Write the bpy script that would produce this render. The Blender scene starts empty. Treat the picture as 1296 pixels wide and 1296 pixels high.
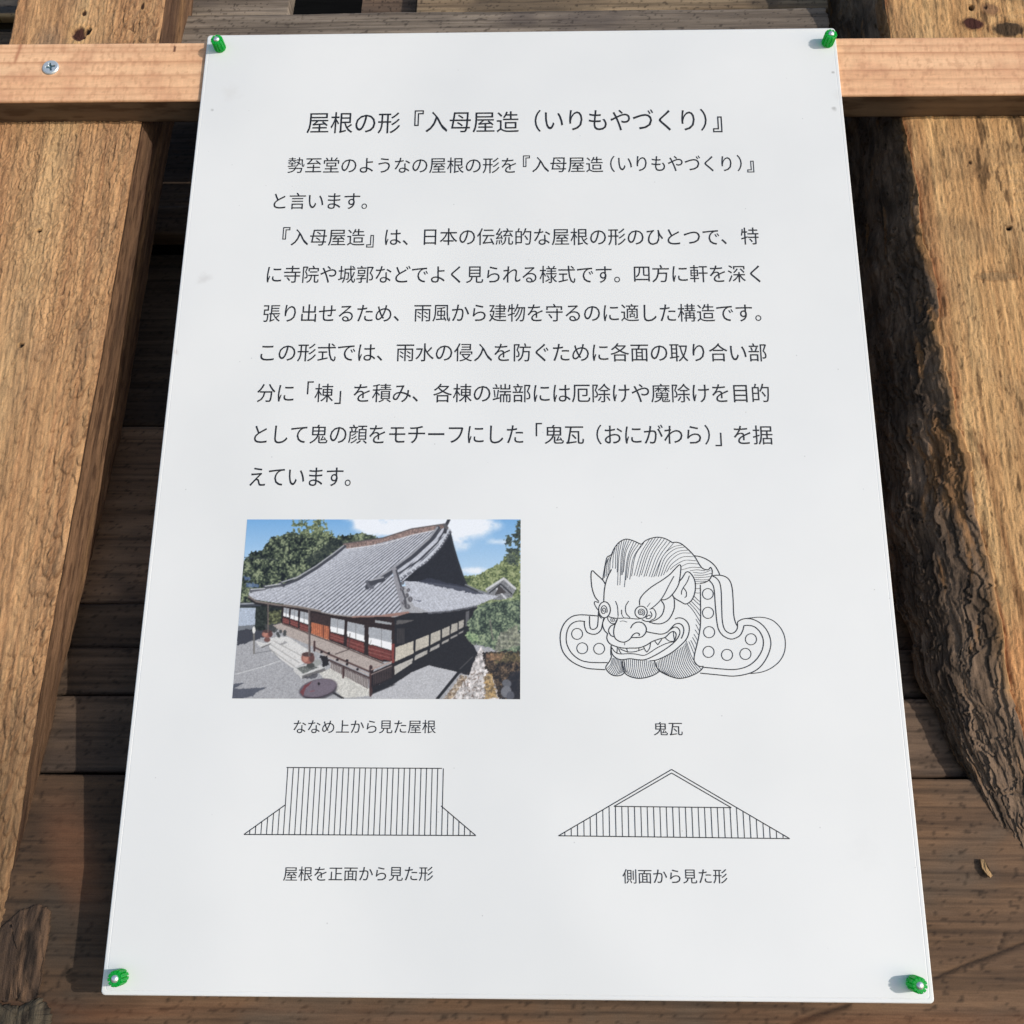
import bpy, math
import numpy as np
from mathutils import Matrix, Vector

SC = bpy.context.scene
COL = SC.collection

# ------------------------------------------------------------------ camera, sky, sun, exposure
# Everything is laid out in the sheet's own frame (x right, y up the sheet, z out of it, metres);
# LEAN tips that frame back so that the frame leans like a roof slope.
LEAN = math.radians(36.0)
M = Matrix.Rotation(math.pi/2 - LEAN, 4, 'X')
M.translation = Vector((0, 0, 1.1))

def rodrigues(r):
    th = np.linalg.norm(r); k = r/th
    K = np.array([[0, -k[2], k[1]], [k[2], 0, -k[0]], [-k[1], k[0], 0]])
    return np.eye(3) + np.sin(th)*K + (1-np.cos(th))*K@K

FOC = 1350.054                                     # focal length in pixels of a 1296 wide picture
RC = rodrigues(np.array([-0.302774355, -0.0240451239, -0.00289825610]))
TC = np.array([1.98001383e-03, 2.69729449e-02, -4.42232770e-01])*math.sqrt(2)
CAMP = -RC.T@TC
cam = bpy.data.cameras.new('camera'); camo = bpy.data.objects.new('camera', cam); COL.objects.link(camo)
cl = Matrix([[RC.T[i][0], RC.T[i][1], RC.T[i][2], CAMP[i]] for i in range(3)] + [[0, 0, 0, 1]])
camo.matrix_world = M @ cl
cam.sensor_width = 36.0; cam.lens = FOC/1296*36.0
cam.clip_start = 0.02; cam.clip_end = 100
SC.camera = camo

SUN_LOCAL = Vector((0.728, 0.05, 0.685)).normalized()
SUN_DIR = (M.to_3x3() @ SUN_LOCAL).normalized()
el = math.asin(SUN_DIR.z); az = math.atan2(SUN_DIR.x, SUN_DIR.y)
w = bpy.data.worlds.new('World'); SC.world = w; w.use_nodes = True
nt = w.node_tree
sky = nt.nodes.new('ShaderNodeTexSky'); sky.sky_type = 'NISHITA'; sky.sun_disc = False
sky.sun_elevation = el; sky.sun_rotation = az
nt.links.new(sky.outputs[0], nt.nodes['Background'].inputs[0])
nt.nodes['Background'].inputs[1].default_value = 0.15
sl = bpy.data.lights.new('sun', 'SUN'); sl.energy = 2.65; sl.angle = math.radians(0.55); sl.color = (1.0, 0.94, 0.86)
so = bpy.data.objects.new('sun', sl); COL.objects.link(so)
so.rotation_euler = SUN_DIR.to_track_quat('Z', 'Y').to_euler(); so.location = (2, -2, 4)
SC.view_settings.view_transform = 'Standard'; SC.view_settings.look = 'None'
SC.view_settings.exposure = 0.0; SC.view_settings.gamma = 1; SC.view_settings.use_curve_mapping = False

# ------------------------------------------------------------------ helpers
def pix(X):
    """sheet frame -> photograph pixels (1296 wide)"""
    Y = np.asarray(X, float)@RC.T + TC
    return np.stack([648 + FOC*Y[..., 0]/-Y[..., 2], 648 - FOC*Y[..., 1]/-Y[..., 2]], -1)

def back(u, v, z=0.0):
    """photograph measurement -> point of the plane at depth z of the sheet frame"""
    u = np.asarray(u, float); v = np.asarray(v, float)
    d = np.stack([(u-648)/FOC, (648-v)/FOC, -np.ones_like(u)], -1)@RC
    return CAMP + ((z - CAMP[2])/d[..., 2])[..., None]*d

def s2l(c):
    c = np.asarray(c, float)/255.0
    return np.where(c <= 0.04045, c/12.92, ((c+0.055)/1.055)**2.4)

def _hash(ix, iy, seed):
    h = (ix.astype(np.int64)*374761393 + iy.astype(np.int64)*668265263 + seed*1442695041) & 0xffffffff
    h = ((h ^ (h >> 13))*1274126177) & 0xffffffff
    h = h ^ (h >> 16)
    return (h & 0xffffff)/float(0xffffff)

def vn(x, y, seed=0):
    x = np.asarray(x, float); y = np.asarray(y, float)
    x, y = np.broadcast_arrays(x, y)
    ix = np.floor(x); iy = np.floor(y); fx = x-ix; fy = y-iy
    fx = fx*fx*(3-2*fx); fy = fy*fy*(3-2*fy)
    a = _hash(ix, iy, seed); b = _hash(ix+1, iy, seed); c = _hash(ix, iy+1, seed); d = _hash(ix+1, iy+1, seed)
    return (a*(1-fx)+b*fx)*(1-fy) + (c*(1-fx)+d*fx)*fy

def fbm(x, y, seed=0, octv=4):
    s = 0; a = 0.5; t = 0
    for i in range(octv):
        s = s + a*vn(np.asarray(x)*2**i, np.asarray(y)*2**i, seed+i*17); t += a; a *= 0.5
    return s/t

def sstep(a, b, x):
    t = np.clip((x-a)/(b-a), 0, 1); return t*t*(3-2*t)

def mix(a, b, t):
    t = np.asarray(t)[..., None]; return a*(1-t) + b*t

def mesh_obj(name, verts, faces, mat, parent=None, centre=None, colors=None, smooth=True):
    verts = np.asarray(verts, float).reshape(-1, 3)
    if parent is None and centre is None:
        centre = verts.mean(0)
    if parent is not None:
        centre = parent['_c']
    centre = np.asarray(centre, float)
    v = verts - centre
    me = bpy.data.meshes.new(name)
    if isinstance(faces, np.ndarray):
        nf, k = faces.shape
        me.vertices.add(len(v)); me.vertices.foreach_set('co', v.ravel().astype(np.float32))
        me.loops.add(nf*k); me.loops.foreach_set('vertex_index', faces.ravel().astype(np.int32))
        me.polygons.add(nf)
        me.polygons.foreach_set('loop_start', (np.arange(nf)*k).astype(np.int32))
        me.polygons.foreach_set('loop_total', np.full(nf, k, np.int32))
        me.update(calc_edges=True)
    else:
        me.from_pydata(v.tolist(), [], faces); me.update()
    if colors is not None:
        ca = me.color_attributes.new('tint', 'FLOAT_COLOR', 'POINT')
        c4 = np.ones((len(v), 4), np.float32); c4[:, :3] = np.asarray(colors).reshape(-1, 3)
        ca.data.foreach_set('color', c4.ravel())
    me.polygons.foreach_set('use_smooth', np.full(len(me.polygons), bool(smooth)))
    me.materials.append(mat)
    o = bpy.data.objects.new(name, me); COL.objects.link(o)
    if parent is None:
        o.matrix_world = M @ Matrix.Translation(Vector(centre))
        CENTRES[o.name] = centre
    else:
        o.parent = PARENTS[parent['n']]
    return o

CENTRES = {}; PARENTS = {}
def handle(o, centre=None):
    PARENTS[o.name] = o
    return {'n': o.name, '_c': CENTRES.get(o.name) if centre is None else centre}

def thing(name, centre):
    o = bpy.data.objects.new(name, None); COL.objects.link(o); o.empty_display_size = 0.01
    o.matrix_world = M @ Matrix.Translation(Vector(centre)); CENTRES[o.name] = np.asarray(centre, float)
    return o

def tag(o, label, cat=None, group=None, kind='thing'):
    o['label'] = label
    if cat: o['category'] = cat
    if group: o['group'] = group
    if kind: o['kind'] = kind

def grid_faces(ny, nx, wrap=False):
    i = np.arange(ny-1)[:, None]; j = np.arange(nx if wrap else nx-1)[None, :]
    j2 = (j+1) % nx
    return np.stack([i*nx+j, i*nx+j2, (i+1)*nx+j2, (i+1)*nx+j], -1).reshape(-1, 4)

# ------------------------------------------------------------------ materials
def new_mat(name):
    m = bpy.data.materials.new(name); m.use_nodes = True
    return m, m.node_tree.nodes, m.node_tree.links, m.node_tree.nodes['Principled BSDF']

def nd(ns, typ, **kw):
    n = ns.new(typ)
    for k, v in kw.items():
        if k.startswith('i_'): n.inputs[k[2:].replace('_', ' ')].default_value = v
        else: setattr(n, k, v)
    return n

def wood_mat(name, along='Y', fine=900., stretch=22., contrast=0.45, bump=0.35, dist=0.0006, rough=0.85, spec=0.25, sat=0.91):
    """tint attribute x fine fibre noise, with fibre relief"""
    m, ns, ln, b = new_mat(name)
    at = nd(ns, 'ShaderNodeAttribute', attribute_name='tint')
    tc = nd(ns, 'ShaderNodeTexCoord')
    mp = nd(ns, 'ShaderNodeMapping')
    mp.inputs['Scale'].default_value = {'X': (1/stretch, 1, 1), 'Y': (1, 1/stretch, 1)}[along]
    ln.new(tc.outputs['Object'], mp.inputs['Vector'])
    n1 = nd(ns, 'ShaderNodeTexNoise', i_Scale=fine, i_Detail=3.0, i_Roughness=0.6)
    n2 = nd(ns, 'ShaderNodeTexNoise', i_Scale=fine*0.22, i_Detail=4.0, i_Roughness=0.65)
    n3 = nd(ns, 'ShaderNodeTexNoise', i_Scale=1400., i_Detail=2.0)
    ln.new(mp.outputs[0], n1.inputs['Vector']); ln.new(mp.outputs[0], n2.inputs['Vector'])
    ln.new(tc.outputs['Object'], n3.inputs['Vector'])
    add = nd(ns, 'ShaderNodeMath', operation='ADD'); ln.new(n1.outputs['Fac'], add.inputs[0]); ln.new(n2.outputs['Fac'], add.inputs[1])
    add2 = nd(ns, 'ShaderNodeMath', operation='MULTIPLY_ADD'); add2.inputs[1].default_value = 0.6
    ln.new(n3.outputs['Fac'], add2.inputs[0]); ln.new(add.outputs[0], add2.inputs[2])
    mr = nd(ns, 'ShaderNodeMapRange'); mr.inputs['From Min'].default_value = 0.85; mr.inputs['From Max'].default_value = 1.75
    mr.inputs['To Min'].default_value = 1-contrast; mr.inputs['To Max'].default_value = 1+contrast*0.8
    ln.new(add2.outputs[0], mr.inputs['Value'])
    mx = nd(ns, 'ShaderNodeVectorMath', operation='SCALE')
    ln.new(at.outputs['Color'], mx.inputs[0]); ln.new(mr.outputs[0], mx.inputs['Scale'])
    hs = nd(ns, 'ShaderNodeHueSaturation'); hs.inputs['Saturation'].default_value = sat
    ln.new(mx.outputs[0], hs.inputs['Color']); ln.new(hs.outputs[0], b.inputs['Base Color'])
    b.inputs['Roughness'].default_value = rough
    b.inputs['Specular IOR Level'].default_value = spec
    bp = nd(ns, 'ShaderNodeBump'); bp.inputs['Strength'].default_value = bump; bp.inputs['Distance'].default_value = dist
    ln.new(add2.outputs[0], bp.inputs['Height']); ln.new(bp.outputs[0], b.inputs['Normal'])
    return m

def plain_mat(name, col, rough=0.5, **kw):
    m, ns, ln, b = new_mat(name)
    b.inputs['Base Color'].default_value = (*col, 1); b.inputs['Roughness'].default_value = rough
    for k, v in kw.items(): b.inputs[k].default_value = v
    return m

def paper_mat():
    m, ns, ln, b = new_mat('matt_white_board')
    tc = nd(ns, 'ShaderNodeTexCoord')
    n1 = nd(ns, 'ShaderNodeTexNoise', i_Scale=9.0, i_Detail=4.0)
    ln.new(tc.outputs['Object'], n1.inputs['Vector'])
    r1 = nd(ns, 'ShaderNodeValToRGB')
    r1.color_ramp.elements[0].position = 0.3; r1.color_ramp.elements[0].color = (0.725, 0.742, 0.742, 1)
    r1.color_ramp.elements[1].position = 0.7; r1.color_ramp.elements[1].color = (0.775, 0.788, 0.784, 1)
    ln.new(n1.outputs['Fac'], r1.inputs[0])
    # tiny dirt specks
    vo = nd(ns, 'ShaderNodeTexVoronoi', i_Scale=125.0)
    ln.new(tc.outputs['Object'], vo.inputs['Vector'])
    lt = nd(ns, 'ShaderNodeMapRange'); lt.inputs['From Min'].default_value = 0.035; lt.inputs['From Max'].default_value = 0.06
    lt.inputs['To Min'].default_value = 1; lt.inputs['To Max'].default_value = 0
    ln.new(vo.outputs['Distance'], lt.inputs['Value'])
    sp = nd(ns, 'ShaderNodeSeparateColor'); ln.new(vo.outputs['Color'], sp.inputs[0])
    gt = nd(ns, 'ShaderNodeMath', operation='GREATER_THAN'); gt.inputs[1].default_value = 0.82; ln.new(sp.outputs[0], gt.inputs[0])
    mu = nd(ns, 'ShaderNodeMath', operation='MULTIPLY'); ln.new(lt.outputs[0], mu.inputs[0]); ln.new(gt.outputs[0], mu.inputs[1])
    mu2 = nd(ns, 'ShaderNodeMath', operation='MULTIPLY'); mu2.inputs[1].default_value = 0.42; ln.new(mu.outputs[0], mu2.inputs[0])
    mx = nd(ns, 'ShaderNodeMix', data_type='RGBA'); mx.inputs[7].default_value = (0.30, 0.30, 0.31, 1)
    ln.new(mu2.outputs[0], mx.inputs[0]); ln.new(r1.outputs[0], mx.inputs[6])
    last = mx.outputs[2]
    # a few smudges of dirt
    for (u, v, r, k, c) in SMUDGES:
        p = back(u, v)
        vm = nd(ns, 'ShaderNodeVectorMath', operation='DISTANCE'); vm.inputs[1].default_value = (p[0], p[1], 0)
        # distort the outline a little
        nz = nd(ns, 'ShaderNodeTexNoise', i_Scale=180.0, i_Detail=3.0); ln.new(tc.outputs['Object'], nz.inputs['Vector'])
        va = nd(ns, 'ShaderNodeVectorMath', operation='MULTIPLY_ADD'); va.inputs[1].default_value = (r*1.6,)*3
        ln.new(nz.outputs['Color'], va.inputs[0])
        sub = nd(ns, 'ShaderNodeVectorMath', operation='SUBTRACT'); sub.inputs[1].default_value = (r*0.8, r*0.8, 0)
        ln.new(tc.outputs['Object'], va.inputs[2]); ln.new(va.outputs[0], sub.inputs[0])
        flat = nd(ns, 'ShaderNodeVectorMath', operation='MULTIPLY'); flat.inputs[1].default_value = (1, 1, 0)
        ln.new(sub.outputs[0], flat.inputs[0]); ln.new(flat.outputs[0], vm.inputs[0])
        r2 = nd(ns, 'ShaderNodeMapRange', interpolation_type='SMOOTHSTEP'); r2.inputs['From Min'].default_value = 0; r2.inputs['From Max'].default_value = r
        r2.inputs['To Min'].default_value = k; r2.inputs['To Max'].default_value = 0
        ln.new(vm.outputs['Value'], r2.inputs['Value'])
        m2 = nd(ns, 'ShaderNodeMix', data_type='RGBA'); m2.inputs[7].default_value = (*c, 1)
        ln.new(r2.outputs[0], m2.inputs[0]); ln.new(last, m2.inputs[6]); last = m2.outputs[2]
    ln.new(last, b.inputs['Base Color'])
    b.inputs['Roughness'].default_value = 0.42
    nb = nd(ns, 'ShaderNodeTexNoise', i_Scale=900.0, i_Detail=2.0); ln.new(tc.outputs['Object'], nb.inputs['Vector'])
    bp = nd(ns, 'ShaderNodeBump'); bp.inputs['Strength'].default_value = 0.05; bp.inputs['Distance'].default_value = 0.0003
    nw = nd(ns, 'ShaderNodeTexNoise', i_Scale=4.0, i_Detail=1.5); ln.new(tc.outputs['Object'], nw.inputs['Vector'])
    bw = nd(ns, 'ShaderNodeBump'); bw.inputs['Strength'].default_value = 1.0; bw.inputs['Distance'].default_value = 0.011
    ln.new(nw.outputs['Fac'], bw.inputs['Height']); ln.new(nb.outputs['Fac'], bp.inputs['Height']); ln.new(bw.outputs[0], bp.inputs['Normal']); ln.new(bp.outputs[0], b.inputs['Normal'])
    return m

SMUDGES = [(258, 353, 0.006, 0.28, (0.42, 0.40, 0.39)), (292, 118, 0.009, 0.14, (0.5, 0.47, 0.42)), (268, 139, 0.0016, 0.5, (0.25, 0.24, 0.23)),
           (1054, 91, 0.0016, 0.7, (0.25, 0.24, 0.23)), (1056, 138, 0.0022, 0.6, (0.3, 0.29, 0.27)), (1061, 120, 0.005, 0.12, (0.5, 0.48, 0.45)),
           (222, 446, 0.003, 0.35, (0.5, 0.42, 0.4)), (1090, 1075, 0.014, 0.05, (0.45, 0.45, 0.45)), (700, 270, 0.02, 0.03, (0.6, 0.45, 0.45))]

INK = plain_mat('black_print', (0.014, 0.015, 0.019), 0.5)
INKL = plain_mat('fine_line_print', (0.05, 0.052, 0.06), 0.5)
PAPER = paper_mat()

# ------------------------------------------------------------------ timber surfaces
def plank_z(y):
    q = -0.060 - 0.196*(np.asarray(y, float)+0.079)
    return np.minimum(q, -0.0300 - 0.02*(np.asarray(y, float)+0.2))

POST_Z = -0.0252
def loft(name, Y, PX, PZ, cols, mat):
    ny, npz = PX.shape
    V = np.stack([PX, np.broadcast_to(Y[:, None], PX.shape), PZ], -1)
    F = grid_faces(ny, npz, True)
    # end caps as fans
    V2 = V.reshape(-1, 3)
    extra = np.stack([V[0].mean(0), V[-1].mean(0)])
    n = len(V2); V2 = np.vstack([V2, extra])
    j = np.arange(npz); j2 = (j+1) % npz
    F = np.vstack([F, np.stack([j2, j, np.full(npz, n), np.full(npz, n)], -1)[:, :4]]) if False else F
    faces = F
    o = None
    C = np.vstack([cols.reshape(-1, 3), np.full((2, 3), 0.05)])
    caps = [np.stack([j2, j, np.full(npz, n)], -1), np.stack([(ny-1)*npz+j, (ny-1)*npz+j2, np.full(npz, n+1)], -1)]
    tri = np.vstack([np.stack([faces[:, 0], faces[:, 1], faces[:, 2]], -1), np.stack([faces[:, 0], faces[:, 2], faces[:, 3]], -1)] + caps)
    return mesh_obj(name, V2, tri, mat, colors=C)

def blob(X, Y, cx, cy, rx, ry, ang=0.0):
    ca, sa = math.cos(ang), math.sin(ang)
    dx = X-cx; dy = Y-cy
    return np.sqrt(((dx*ca+dy*sa)/rx)**2 + ((-dx*sa+dy*ca)/ry)**2)

def left_post():
    rng = np.random.default_rng(5)
    ny = 1150; Y = np.linspace(-0.56, 0.50, ny)
    ys = [-0.40, -0.263, -0.1355, 0.0808, 0.247, 0.3137, 0.42]
    xs = [-0.279, -0.2765, -0.2741, -0.2648, -0.2585, -0.2535, -0.2520]
    XC = np.interp(Y, ys, xs) + 0.0006*(fbm(Y*60, Y*0, 3)-0.5)
    WID = 0.106
    nf = 190; ns_ = 70
    t = np.linspace(0, 1, nf)
    fx = XC[:, None] - WID*(1-t)[None, :]                 # front: left to right
    fy = np.broadcast_to(Y[:, None], fx.shape)
    # torn fibre scales on the sawn front
    H = np.zeros_like(fx)
    gx = WID/(nf-1); gy = Y[1]-Y[0]
    for k in range(5400):
        u = rng.random(); cy = rng.uniform(Y[0], Y[-1])
        a = rng.uniform(0.0009, 0.0023)*(0.7+0.6*u); b_ = a*rng.uniform(1.6, 3.6)
        cj = u*(nf-1); ci = (cy-Y[0])/gy
        j0, j1 = int(max(0, cj-a/gx-2)), int(min(nf, cj+a/gx+3)); i0, i1 = int(max(0, ci-b_/gy-2)), int(min(ny, ci+b_/gy+3))
        if j1-j0 < 2 or i1-i0 < 2: continue
        lj = (np.arange(j0, j1)-cj)*gx; li = (np.arange(i0, i1)-ci)*gy
        tw = rng.uniform(-0.25, 0.25)
        dx = (lj[None, :] + tw*li[:, None])/a; dy = (li[:, None])/b_
        r = np.sqrt(dx**2+dy**2)
        up = np.clip(0.5-0.5*dy + 0.25*dx, 0, 1)
        h = np.where(r < 1, up*(1-r**6), 0)*rng.uniform(0.0003, 0.0011)*(0.35+0.9*u)
        H[i0:i1, j0:j1] = np.maximum(H[i0:i1, j0:j1], h)
    amp = 0.4+0.9*sstep(0.35, 0.65, fbm(fx*22, fy*5, 9))
    H = H*np.maximum(amp, 0.8)
    EDGE = np.clip((np.abs(np.gradient(H, axis=1))*0.9+np.abs(np.gradient(H, axis=0)))*2600-0.35, 0, 1)
    wx_ = fbm(fx*60, fy*30, 14, 3)-0.5
    n_ = fbm(fx*120+0.7*wx_, fy*40+1.2*wx_, 12, 3); saw = (n_*8.0) % 1.0; n2_ = fbm(fx*230+9, fy*70, 13, 3); saw2 = (n2_*6.0) % 1.0
    msk = 0.25+0.75*sstep(0.36, 0.56, fbm(fx*18, fy*5, 15))
    H += (0.00085*saw + 0.00045*saw2)*msk
    
    H += 0.0009*(fbm(fx*300, fy*14, 21)-0.5) + 0.0010*(fbm(fx*900, fy*70, 22)-0.5) + 0.0007*(fbm(fx*25, fy*3, 23)-0.5)
    # colour of the front
    g = fbm(fx*260, fy*7, 31); bnd = fbm(fx*38+0.6*fbm(fx*20, fy*2, 8), fy*1.2, 32, 3)
    c = mix(s2l((150, 106, 66)), s2l((198, 156, 104)), sstep(0.25, 0.78, 0.6*bnd+0.4*g))
    pale = np.exp(-((t[None, :]-0.47-0.10*(fy-0.1))/0.13)**2)*sstep(-0.3, 0.25, fy)
    c = mix(c, s2l((214, 182, 128)), 0.55*pale)
    c = mix(c, s2l((172, 108, 58)), 0.5*sstep(0.45, 0.75, fbm(fx*16, fy*2.2, 33))*(t[None, :] > 0.5))
    c = mix(c, s2l((134, 108, 82)), 0.35*sstep(0.50, 0.76, fbm(fx*44, fy*26, 34, 5)))
    painted_shade = sstep(-0.07, -0.19, fy+0.10*(fbm(fx*26, fy*9, 35, 5)-0.5)); c = mix(c, c*0.42*np.array([0.95, 1.0, 1.08]), 0.85*painted_shade)  # soft shade over the lower post, painted into its colour
    c = mix(c, s2l((96, 70, 46)), 0.35*sstep(0.60, 0.75, fbm(fx*420, fy*120, 36)))
    c = mix(c, s2l((84, 54, 30)), 0.55*EDGE)
    c = mix(c, s2l((100, 66, 38)), 0.55*msk*sstep(0.10, 0.0, saw)); c = mix(c, s2l((222, 182, 126)), 0.25*msk*sstep(0.8, 1.0, saw))
    c = mix(c, s2l((112, 76, 46)), 0.35*msk*sstep(0.12, 0.0, saw2))
    c = mix(c, s2l((64, 44, 28)), np.clip(-H*900, 0, 0.4))
    # knots and holes
    def at(u, v): return back(u, v, POST_Z)[:2]
    for (u, v, rx, ry, col, dep, hard) in [(101, 44, 0.0052, 0.0058, (66, 36, 28), -0.0015, 1), (112, 40, 0.0022, 0.003, (30, 18, 12), -0.002, 1), (107, 17, 0.0016, 0.0022, (60, 38, 22), -0.0008, 1),
                                           (50, 293, 0.0016, 0.0013, (28, 18, 12), -0.002, 1), (27, 437, 0.0015, 0.0015, (30, 20, 14), -0.002, 1), (60, 60, 0.012, 0.02, (130, 112, 92), 0, 0), (181, 9, 0.0014, 0.003, (70, 46, 30), -0.0005, 1)]:
        p = at(u, v); r = blob(fx, fy, p[0], p[1], rx, ry) + 0.5*(fbm(fx*400, fy*400, int(u))-0.5)
        k = sstep(1.15, 0.85, r) if hard else 0.6*sstep(1.3, 0.3, r)
        c = mix(c, s2l(col), k); H += dep*k
        if hard:
            ring = np.exp(-((r-1.35)/0.25)**2); c = mix(c, s2l((225, 178, 110)), 0.35*ring)
    fz = POST_Z + H - 0.0008*np.exp(-((1-t[None, :])/0.012))
    c = c*np.array([1.0, 0.93, 0.86])
    # right side face
    s = np.linspace(0, 1, ns_)[1:]
    zb = np.maximum(plank_z(Y) - 0.004, -0.086 + 0.0*Y)
    zs = POST_Z + (zb - POST_Z)[:, None]*s[None, :]
    sy = np.broadcast_to(Y[:, None], zs.shape)
    dep = (POST_Z - zs)
    ang = 0.02
    px = XC[:, None] + 0.0015*np.sin(s*3)[None, :] + 0.0012*(fbm(zs*260+40, sy*12, 41)-0.5) + 0.0008*(fbm(zs*900, sy*120, 42)-0.5)
    # waney back arris: the back corner is rounded off towards the foot
    px -= 0.010*np.clip((s[None, :]-0.72)/0.28, 0, 1)**2*(0.7+0.6*fbm(sy*9, sy*0, 47)) + 0.003*np.clip((s[None, :]-0.6)/0.4, 0, 1)*(fbm(sy*40, zs*40, 48)-0.5)
    # checks in the arris
    cr = (np.abs(s[None, :]-0.012) < 0.02)
    cs = mix(s2l((84, 60, 42)), s2l((126, 92, 62)), sstep(0.3, 0.7, 0.5*fbm(zs*330, sy*9, 43)+0.5*fbm(zs*40, sy*3, 44)))
    cs = mix(cs, s2l((144, 106, 64)), 0.6*np.exp(-((dep-0.028)/0.005)**2)*sstep(0.3, 0.6, fbm(sy*12, zs*50, 40)))
    cs = mix(cs, s2l((66, 42, 26)), 0.75*sstep(0.55, 0.72, fbm(zs*500, sy*60, 45)))
    cs = mix(cs, s2l((80, 58, 42)), 0.8*sstep(0.6, 0.95, s)[None, :]*np.ones_like(zs))
    cs = mix(cs, s2l((52, 34, 22)), 0.9*cr*sstep(0.35, 0.5, fbm(sy*30, zs*0, 46)))
    painted_shade = sstep(-0.05, -0.19, sy+0.08*(fbm(sy*26, zs*60, 37, 5)-0.5)); cs = mix(cs, cs*0.5, 0.9*painted_shade)  # same lower shade painted into the side face
    # back and left side, out of sight
    bx = np.stack([XC-0.012, XC-WID, XC-WID, XC-WID], -1); bz = np.stack([zb, zb, 0.5*(zb+POST_Z), np.full_like(zb, POST_Z-0.002)], -1)
    PX = np.hstack([fx, px, bx]); PZ = np.hstack([fz, zs, bz])
    cb = np.broadcast_to(s2l((110, 80, 52)), (ny, 4, 3))
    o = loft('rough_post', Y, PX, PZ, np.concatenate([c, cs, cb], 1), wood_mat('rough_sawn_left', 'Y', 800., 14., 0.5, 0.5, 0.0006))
    tag(o, 'rough sawn timber post with scaly torn grain, left of the sheet', 'post', 'rough timber posts')
    return o

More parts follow.
